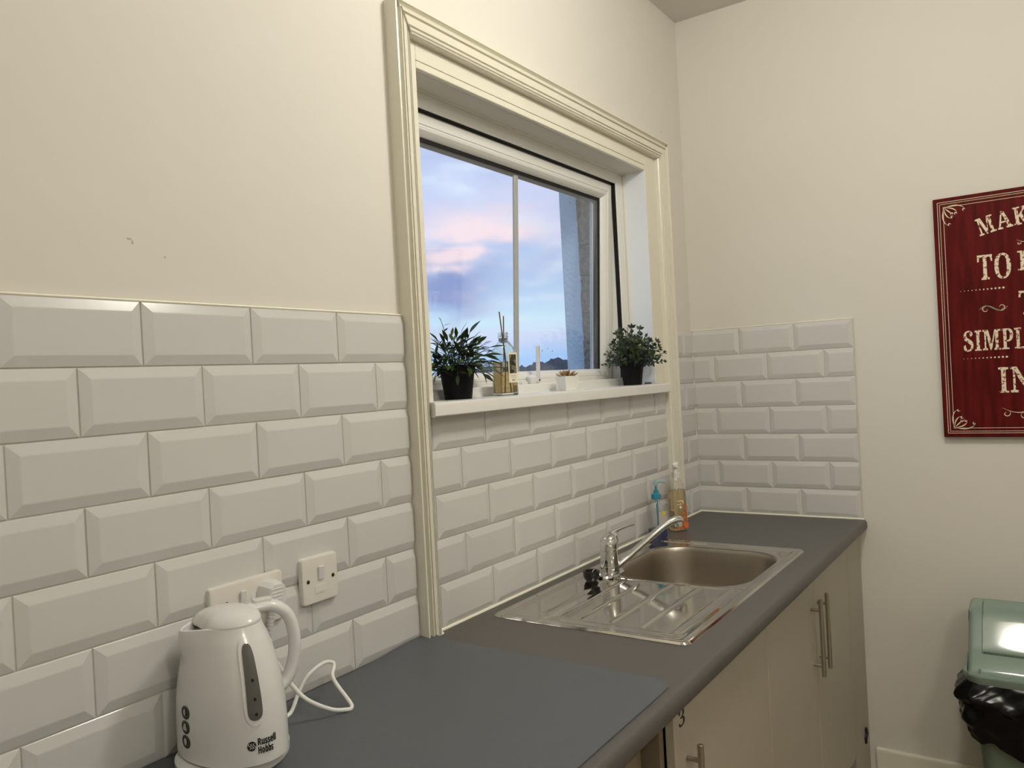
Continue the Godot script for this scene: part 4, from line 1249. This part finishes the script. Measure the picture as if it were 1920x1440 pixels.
# ---------------------------------------------------------------- bottles by the sink
func bottles() -> void:
	var t := thing("spray_bottle", V(-0.382, 0.91, 0.064), "tall clear spray bottle with orange printed flowers and pale orange liquid", "bottle")
	var b := Soup.new()
	var prof := [[0.0, 0.060, 0.042], [0.003, 0.066, 0.048], [0.06, 0.067, 0.048], [0.128, 0.065, 0.047], [0.146, 0.060, 0.044], [0.162, 0.050, 0.038], [0.176, 0.036, 0.032], [0.182, 0.027, 0.027], [0.192, 0.026, 0.026]]
	var R := Transform3D(Basis(V(0, 1, 0), deg_to_rad(-35)), Vector3.ZERO)
	var rs := []; var ls := []
	for q in prof:
		rs.append(ring(rrect(q[1], q[2], minf(q[2] * 0.47, q[1] * 0.47), 8), q[0], R * up(0, 0, 0)))
	for q in [[0.003, 0.058, 0.04], [0.006, 0.062, 0.044], [0.06, 0.063, 0.044], [0.128, 0.061, 0.043], [0.142, 0.058, 0.041]]:
		ls.append(ring(rrect(q[1], q[2], q[2] * 0.47, 8), q[0], R * up(0, 0, 0)))
	b.loft(rs, true, true, false)
	obj("bottle", b.mesh(40), pane(rgb(210, 206, 190), 0.1), t)
	var l := Soup.new()
	l.loft(ls)
	obj("liquid", l.mesh(40), liquid(rgb(232, 208, 164)), t, "pale orange liquid")
	var tube := Soup.new()
	tube.tube([V(0, 0.012, 0), V(0, 0.185, 0)], 0.0022, 8)
	obj("dip_tube", tube, mat(rgb(230, 228, 222), 0.5), t)
	var hd := Soup.new()
	hd.lathe([Vector2(0.0145, 0.184), Vector2(0.0145, 0.200), Vector2(0.011, 0.203)], Vector3.ZERO, 24)
	var n0 := hd.p.size()
	hd.box(V(-0.012, 0.202, -0.010), V(0.012, 0.218, 0.010), 0.004)
	hd.box(V(-0.034, 0.216, -0.0105), V(0.022, 0.240, 0.0105), 0.006)
	hd.box(V(-0.044, 0.224, -0.007), V(-0.033, 0.237, 0.007), 0.003)
	hd.tube([V(-0.022, 0.218, 0), V(-0.030, 0.203, 0), V(-0.026, 0.186, 0), V(-0.030, 0.176, 0)], [0.005, 0.0042, 0.004, 0.003], 10, 1.5, V(0, 0, 1))
	hd.move(Transform3D(Basis(V(0, 1, 0), deg_to_rad(20)), Vector3.ZERO), n0)
	obj("trigger_head", hd.mesh(35), pane(rgb(240, 239, 234), 0.9, 0.25), t, "translucent white trigger head")
	# printed emblem and flowers, laid on the front of the bottle
	var pr := Soup.new()
	var zf := 0.0246
	var F := R * Transform3D(Basis(V(0, 1, 0), 0.0), Vector3.ZERO)
	pr.box(V(-0.016, 0.104, zf - 0.002), V(0.010, 0.107, zf), 0.0004)
	pr.box(V(-0.016, 0.092, zf - 0.002), V(0.006, 0.095, zf), 0.0004)
	pr.box(V(0.006, 0.092, zf - 0.002), V(0.010, 0.107, zf), 0.0004)
	pr.lathe([Vector2(0.0045, 0.0), Vector2(0.0045, 0.001)], Vector3.ZERO, 14)
	for i in range(pr.p.size() - 14 * 12, pr.p.size()): pr.p[i] = Transform3D(Basis(V(1, 0, 0), PI / 2), V(-0.003, 0.084, zf - 0.001)) * pr.p[i]
	pr.move(F)
	obj("printed_mark", pr, mat(rgb(232, 226, 210), 0.6), t)
	var rng := RandomNumberGenerator.new()
	rng.seed = 12
	var fl := Soup.new()
	for k in 46:
		var y := 0.012 + pow(rng.randf(), 1.6) * 0.085
		var x := rng.randf_range(-0.022, 0.024)
		if x < 0.004 and y > 0.055: continue
		var n1 := fl.p.size()
		fl.lathe([Vector2(0.0052, 0.0), Vector2(0.0052, 0.0006)], Vector3.ZERO, 7, rng.randf_range(0.6, 1.5), rng.randf_range(0.35, 0.8))
		var zz := 0.0017 + sqrt(maxf(0.000511 - pow(maxf(absf(x) - 0.011, 0.0), 2.0), 0.0))
		fl.move(Transform3D(Basis(V(0, 0, 1), rng.randf() * 3.0) * Basis(V(1, 0, 0), PI / 2), V(x, y, zz)), n1)
	fl.move(F)
	obj("printed_flowers", fl, mat(rgb(222, 112, 44), 0.6), t, "orange flower print")
	# washing-up liquid pump bottle
	t = thing("pump_bottle", V(-0.528, 0.91, 0.052), "clear pump dispenser bottle with dark blue liquid beside the spray bottle", "bottle")
	b = Soup.new()
	R = Transform3D(Basis(V(0, 1, 0), deg_to_rad(-30)), Vector3.ZERO)
	rs = []
	for q in [[0.0, 0.064, 0.042], [0.003, 0.07, 0.046], [0.09, 0.07, 0.046], [0.105, 0.066, 0.043], [0.118, 0.05, 0.036], [0.126, 0.032, 0.03], [0.131, 0.026, 0.026], [0.138, 0.026, 0.026]]:
		rs.append(ring(rrect(q[1], q[2], minf(q[2] * 0.46, q[1] * 0.46), 8), q[0], R * up(0, 0, 0)))
	b.loft(rs, true, true, false)
	obj("bottle", b.mesh(40), pane(rgb(200, 214, 224), 0.06), t)
	l = Soup.new()
	ls = []
	for q in [[0.002, 0.060, 0.038], [0.005, 0.066, 0.042], [0.034, 0.066, 0.042]]:
		ls.append(ring(rrect(q[1], q[2], q[2] * 0.46, 8), q[0], R * up(0, 0, 0)))
	l.loft(ls)
	obj("liquid", l.mesh(40), mat(rgb(6, 16, 84), 0.15), t, "dark blue liquid")
	s_pump(t)
	var lb := Soup.new()
	plate(lb, 0.034, 0.052, 0.004, R * at(0.006, 0.066, 0.0228), 0, 0.0006, 0.0002)
	var la := obj("label", lb, pane(rgb(214, 205, 190), 0.45, 0.5), t)
	var yl := Soup.new()
	plate(yl, 0.011, 0.012, 0.004, R * at(0.010, 0.086, 0.0234), 0, 0.0006, 0.0002)
	obj("hazard_spot", yl, mat(rgb(214, 206, 60), 0.6), la, "small yellow spot")
	yl = Soup.new()
	plate(yl, 0.005, 0.005, 0.002, R * at(0.013, 0.053, 0.0234), 0, 0.0006, 0.0002)
	obj("printed_dot", yl, M.ink, la)

func s_pump(t: Node3D) -> void:
	var s := Soup.new()
	s.tube([V(0, 0.008, 0), V(0.004, 0.06, 0.002), V(0, 0.136, 0)], 0.0036, 10)
	obj("dip_tube", s, mat(rgb(44, 132, 162), 0.3), t, "teal dip tube")
	s = Soup.new()
	s.lathe([Vector2(0.0155, 0.132), Vector2(0.0165, 0.134), Vector2(0.0165, 0.148), Vector2(0.013, 0.150), Vector2(0.0085, 0.152), Vector2(0.0085, 0.160), Vector2(0.004, 0.162), Vector2(0.004, 0.178)], Vector3.ZERO, 24)
	obj("pump_collar", s.mesh(30), mat(rgb(52, 138, 166), 0.3), t, "teal pump collar")
	s = Soup.new()
	s.lathe([Vector2(0.0075, 0.176), Vector2(0.0085, 0.178), Vector2(0.0085, 0.190), Vector2(0.006, 0.194)], Vector3.ZERO, 20)
	s.tube([V(0, 0.188, 0), V(0.016, 0.190, 0.012), V(0.026, 0.187, 0.019), V(0.029, 0.182, 0.021)], [0.006, 0.005, 0.0042, 0.0035], 12)
	obj("pump_nozzle", s.mesh(40), pane(rgb(176, 214, 216), 0.6, 0.2), t, "pale translucent pump nozzle")

# ---------------------------------------------------------------- sign
func bez(p: Array, n := 18) -> Array:
	var o := []
	for i in n + 1:
		var f := float(i) / n
		var a: Vector2 = p[0].lerp(p[1], f); var b: Vector2 = p[1].lerp(p[2], f); var c: Vector2 = p[2].lerp(p[3], f)
		o.append(a.lerp(b, f).lerp(b.lerp(c, f), f))
	return o

func ribbon(s: Soup, pts: Array, w: float, z: float, taper := true) -> void:
	# a flat printed stroke
	var n := pts.size()
	for i in n - 1:
		var d: Vector2 = (pts[i + 1] - pts[i]).normalized().orthogonal()
		var f0 := sin(PI * clampf(float(i) / (n - 1), 0.06, 0.94)) if taper else 1.0
		var f1 := sin(PI * clampf(float(i + 1) / (n - 1), 0.06, 0.94)) if taper else 1.0
		var d2: Vector2 = (pts[mini(i + 2, n - 1)] - pts[i]).normalized().orthogonal()
		var a: Vector2 = pts[i]; var b: Vector2 = pts[i + 1]
		var v := [a + d * w * f0 / 2, a - d * w * f0 / 2, b - d2 * w * f1 / 2, b + d2 * w * f1 / 2]
		s.quad(V(v[0].x, v[0].y, z), V(v[1].x, v[1].y, z), V(v[2].x, v[2].y, z), V(v[3].x, v[3].y, z))

func spiral(c: Vector2, r: float, a0: float, turns: float, n := 16) -> Array:
	var o := []
	for i in n + 1:
		var f := float(i) / n
		o.append(c + Vector2.from_angle(a0 + TAU * turns * f) * r * (1.0 - 0.75 * f))
	return o

func wall_sign() -> void:
	# local frame: x to the right along the wall, y up, z out of the wall
	var W := 0.60
	var HH := 0.782
	var t := thing("wall_sign", Vector3.ZERO, "dark red wooden sign with distressed cream lettering on the end wall", "sign")
	t.transform = back(0.005, 1.591, 0.858 + W / 2)
	var s := Soup.new()
	s.box(V(-W / 2, -HH / 2, 0.0), V(W / 2, HH / 2, 0.024), 0.002)
	obj("board", s, M.red, t)
	var Z := 0.0243
	s = Soup.new()
	for q in [[0.0125, 0.0016], [0.0290, 0.0014]]:
		var x: float = W / 2 - q[0]; var y: float = HH / 2 - q[0]; var w: float = q[1]
		s.box(V(-x, y - w, 0.0235), V(x, y, Z)); s.box(V(-x, -y, 0.0235), V(x, -y + w, Z))
		s.box(V(-x, -y, 0.0235), V(-x + w, y, Z)); s.box(V(x - w, -y, 0.0235), V(x, y, Z))
	obj("border_line", s, M.cream, t)
	s = Soup.new()
	var bx := W / 2 - 0.0195; var by := HH / 2 - 0.0195
	var n := 170
	for i in n:
		var y := lerpf(-by, by, float(i) / n)
		for sx in [-1, 1]: s.box(V(sx * bx - 0.0011, y, 0.0235), V(sx * bx + 0.0011, y + 0.0026, Z))
	n = 130
	for i in n:
		var x := lerpf(-bx, bx, float(i) / n)
		for sy in [-1, 1]: s.box(V(x, sy * by - 0.0011, 0.0235), V(x + 0.0026, sy * by + 0.0011, Z))
	obj("border_dots", s, M.cream, t).set_meta("kind", "stuff")
	# corner scrolls
	for sx in [-1.0, 1.0]:
		for sy in [-1.0, 1.0]:
			s = Soup.new()
			var C := Vector2(-W / 2 + 0.032, HH / 2 - 0.032)
			var strokes := []
			for k in 5:
				var a := deg_to_rad(-8.0 - 18.5 * k)
				var d := Vector2.from_angle(a)
				var l: float = [0.058, 0.040, 0.032, 0.040, 0.058][k]
				var sd := d.orthogonal() * (1.0 if k < 2 else -1.0 if k > 2 else 0.0)
				strokes.append(bez([C, C + d * l * 0.4 - sd * l * 0.2, C + d * l * 0.8 - sd * l * 0.2, C + d * l]))
				strokes.append(spiral(C + d * l + sd * 0.005, 0.005, a + (PI / 2 if k > 2 else -PI / 2), 0.8 if k > 2 else -0.8))
			for pt in strokes:
				ribbon(s, pt.map(func(v): return Vector2(v.x * -sx, v.y * sy)), 0.0034, Z)
			obj("corner_scroll", s.mesh(10), M.cream, t)
	var put := func(txt, left, base, width, cap, parent = t):
		var o := obj("lettering", text_mesh(txt, width, cap, "Droid Serif", 700, 0.0008), M.letter, parent)
		o.position = V(left, base, 0.0238)
		return o
	var zc := 0.858 + W / 2
	var X := func(z): return z - zc
	var Yl := func(y): return y - 1.591
	# arched first line
	var ws := [0.0535, 0.0465, 0.046, 0.039, 0.020, 0.0425, 0.024, 0.053, 0.039]
	var tot := 0.0
	for q in ws: tot += q
	var p := -tot / 2
	var word := "MAKE TIME"
	for i in word.length():
		var mid: float = p + ws[i] / 2
		if word[i] != " ":
			var a := mid / 0.62
			var o: MeshInstance3D = put.call(word[i], 0.0, 0.0, ws[i] * 0.9, 0.056)
			o.transform = Transform3D(Basis(V(0, 0, 1), -a), V(sin(a) * 0.62, Yl.call(1.894) - 0.62 * (1.0 - cos(a)), 0.0238)) * at(-ws[i] * 0.45, -0.026, 0)
		p += ws[i]
	put.call("TO", X.call(0.976), Yl.call(1.702), 0.091, 0.081)
	put.call("ENJOY", X.call(1.085), Yl.call(1.702), 0.255, 0.081)
	put.call("THE", X.call(1.083), Yl.call(1.584), 0.150, 0.074)
	put.call("SIMPLE", X.call(0.927), Yl.call(1.477), 0.207, 0.067)
	put.call("THINGS", X.call(1.152), Yl.call(1.477), 0.237, 0.067)
	put.call("IN", X.call(1.019), Yl.call(1.341), 0.090, 0.081)
	put.call("LIFE", X.call(1.135), Yl.call(1.341), 0.165, 0.081)
	s = Soup.new()
	for row in [1.6735, 1.4545]:
		for sx in [-1.0, 1.0]:
			for k in 12:
				var r := lerpf(0.0010, 0.0033, k / 11.0)
				var n1 := s.p.size()
				s.lathe([Vector2(r, 0), Vector2(r, 0.0006)], Vector3.ZERO, 10)
				s.move(Transform3D(Basis(V(1, 0, 0), PI / 2), V(sx * lerpf(0.232, 0.114, k / 11.0), Yl.call(row), 0.0238)), n1)
	obj("dotted_rule", s.mesh(30), M.cream, t)
	s = Soup.new()
	for sx in [-1.0, 1.0]:
		var cx: float = X.call(1.0145) * -sx
		var cy: float = Yl.call(1.611)
		for k in 3:
			var o := (k - 1) * 0.005
			var f := func(v): return Vector2(cx + v.x * -sx * -1.0, cy + v.y)
			ribbon(s, bez([Vector2(-0.034 + o, 0.004), Vector2(-0.012, -0.034), Vector2(0.012, 0.034), Vector2(0.034 + o, -0.002)]).map(f), 0.0024, Z)
		ribbon(s, spiral(Vector2(cx - 0.021, cy - 0.002), 0.0135, 0.6, 0.95), 0.0022, Z)
		ribbon(s, spiral(Vector2(cx + 0.021, cy + 0.002), 0.0135, 0.6 + PI, 0.95), 0.0022, Z)
		# flourish under the last line and under the first
		for q in [[1.281, 1.0], [1.812, 0.55]]:
			var fy: float = Yl.call(q[0]); var k2: float = q[1]
			ribbon(s, bez([Vector2(sx * 0.132 * k2, fy + 0.012 * k2), Vector2(sx * 0.07 * k2, fy - 0.03 * k2), Vector2(sx * 0.05 * k2, fy + 0.03 * k2), Vector2(sx * 0.004, fy - 0.004)]), 0.003, Z)
			ribbon(s, spiral(Vector2(sx * 0.122 * k2, fy - 0.006 * k2), 0.012 * k2, 1.0, 0.9 * sx), 0.0026, Z)
			ribbon(s, spiral(Vector2(sx * 0.075 * k2, fy - 0.014 * k2), 0.010 * k2, 2.0, -0.9 * sx), 0.0024, Z)
			ribbon(s, spiral(Vector2(sx * 0.045 * k2, fy - 0.006 * k2), 0.013 * k2, 0.4, 0.9 * sx), 0.0028, Z)
	obj("flourish", s.mesh(10), M.cream, t)

# ---------------------------------------------------------------- bin
func bin() -> void:
	var t := thing("swing_bin", V(-0.197, 0, 1.082), "sage green swing-top bin with a black liner, standing by the end wall", "bin")
	var s := Soup.new()
	var sec := func(y, w, d, r, ox = 0.0): return ring(rrect(w, d, r, 6), y, up(ox, 0, 0))
	s.loft([sec.call(0.0, 0.165, 0.25, 0.035), sec.call(0.01, 0.17, 0.255, 0.037), sec.call(0.505, 0.218, 0.318, 0.04)])
	obj("body", s.mesh(40), M.bin_body, t)
	# crumpled liner turned over the top
	s = Soup.new()
	var n := FastNoiseLite.new()
	n.seed = 5; n.frequency = 2.6; n.fractal_octaves = 2
	var crease := FastNoiseLite.new()
	crease.seed = 8; crease.frequency = 3.4; crease.fractal_type = FastNoiseLite.FRACTAL_RIDGED; crease.fractal_octaves = 2
	var rings := []
	var base := rrect(1.0, 1.0, 0.14, 18)
	var fine := PackedVector2Array()
	for i in base.size():
		var a := base[i]; var b := base[(i + 1) % base.size()]
		var m := maxi(1, int(a.distance_to(b) / 0.022))
		for k in m: fine.append(a.lerp(b, float(k) / m))
	for j in 26:
		var f := j / 25.0
		var r := PackedVector3Array()
		for v in fine:
			var ang := v.angle()
			var drop := 0.182 + 0.030 * sin(ang * 2.0 + 1.9) + 0.05 * n.get_noise_2d(v.x * 1.4 + 3, v.y * 1.4)
			var d := V(v.x, f * drop * 4.0, v.y)
			var bulge := sin(PI * pow(f, 0.75))
			var flare := bulge * (0.030 + 0.022 * n.get_noise_3dv(d * 1.2)) + 0.009 * (crease.get_noise_3dv(d * 0.6) + 0.3) * minf(f * 4.0, 1.0) + 0.004
			r.append(V(v.x * (0.222 + 2 * flare), 0.508 - f * drop, v.y * (0.322 + 2 * flare)))
		rings.append(r)
	s.loft(rings, true, false, false)
	obj("bin_liner", s.mesh(40), M.bag, t, "crumpled black bag")
	s = Soup.new()
	s.loft([sec.call(0.486, 0.228, 0.330, 0.040), sec.call(0.488, 0.232, 0.335, 0.042), sec.call(0.522, 0.256, 0.360, 0.048), sec.call(0.527, 0.256, 0.360, 0.048), sec.call(0.531, 0.252, 0.356, 0.046), sec.call(0.532, 0.240, 0.344, 0.042)])
	obj("lid_rim", s.mesh(40), M.bin, t)
	# hood: steep front rising towards the wall, with a sunken flap
	var side := [[-0.117, 0.528], [-0.115, 0.535], [-0.107, 0.545], [-0.078, 0.573], [-0.0695, 0.580], [-0.058, 0.591], [-0.023, 0.634], [0.012, 0.674], [0.030, 0.690], [0.044, 0.696], [0.092, 0.700], [0.104, 0.696], [0.110, 0.685], [0.110, 0.528]]
	s = Soup.new()
	var hw := 0.166
	var rr := [[-hw, 0.016], [-hw + 0.003, 0.007], [-hw + 0.010, 0.001], [-hw + 0.016, 0.0], [-hw + 0.034, 0.0], [-hw + 0.0375, -0.0002], [-hw + 0.038, 0.008]]
	var rs := []
	for q in rr: rs.append(q)
	for i in range(rr.size() - 1, -1, -1): rs.append([-rr[i][0], rr[i][1]])
	rings = []
	for q in rs:
		var r := PackedVector3Array()
		for i in side.size():
			var inset: float = q[1] if i > 0 and i < side.size() - 1 else 0.0
			r.append(V(side[i][0] + inset * (0.6 if side[i][0] < 0.03 else -0.6), side[i][1] - inset, q[0]))
		rings.append(r)
	s.loft(rings)
	obj("lid_hood", s.mesh(38), M.bin, t)
	# the strip of hood below the flap
	s = Soup.new()
	var lower := []
	for q in [[-0.117, 0.528], [-0.115, 0.535], [-0.107, 0.545], [-0.078, 0.5735], [-0.071, 0.578], [-0.066, 0.574], [-0.066, 0.528]]:
		var r := PackedVector3Array()
		for k in 2: r.append(V(q[0], q[1], (-1.0 if k == 0 else 1.0) * (hw - 0.030)))
		lower.append(r)
	var e0 := PackedVector3Array(); var e1 := PackedVector3Array()
	for r in lower:
		e0.append(r[0]); e1.append(r[1])
	s.loft([e0, e1])
	obj("hood_front", s.mesh(30), M.bin, t)
	s = Soup.new()
	var fr := []
	for q in [[-0.067, 0.576], [-0.069, 0.583], [-0.0645, 0.5905], [-0.048, 0.6104], [-0.028, 0.6350], [-0.008, 0.6596], [0.005, 0.6755], [0.019, 0.6880], [0.032, 0.6945], [0.046, 0.6985], [0.082, 0.7015], [0.084, 0.698]]:
		var r := PackedVector3Array()
		for k in 13:
			r.append(V(q[0] - 0.0014, q[1] + 0.002, lerpf(-hw + 0.0405, hw - 0.0405, k / 12.0)))
		for k in range(12, -1, -1):
			r.append(V(q[0] + 0.008, q[1] - 0.009, lerpf(-hw + 0.0405, hw - 0.0405, k / 12.0)))
		fr.append(r)
	s.loft(fr)
	obj("flap", s.mesh(30), M.bin, t)
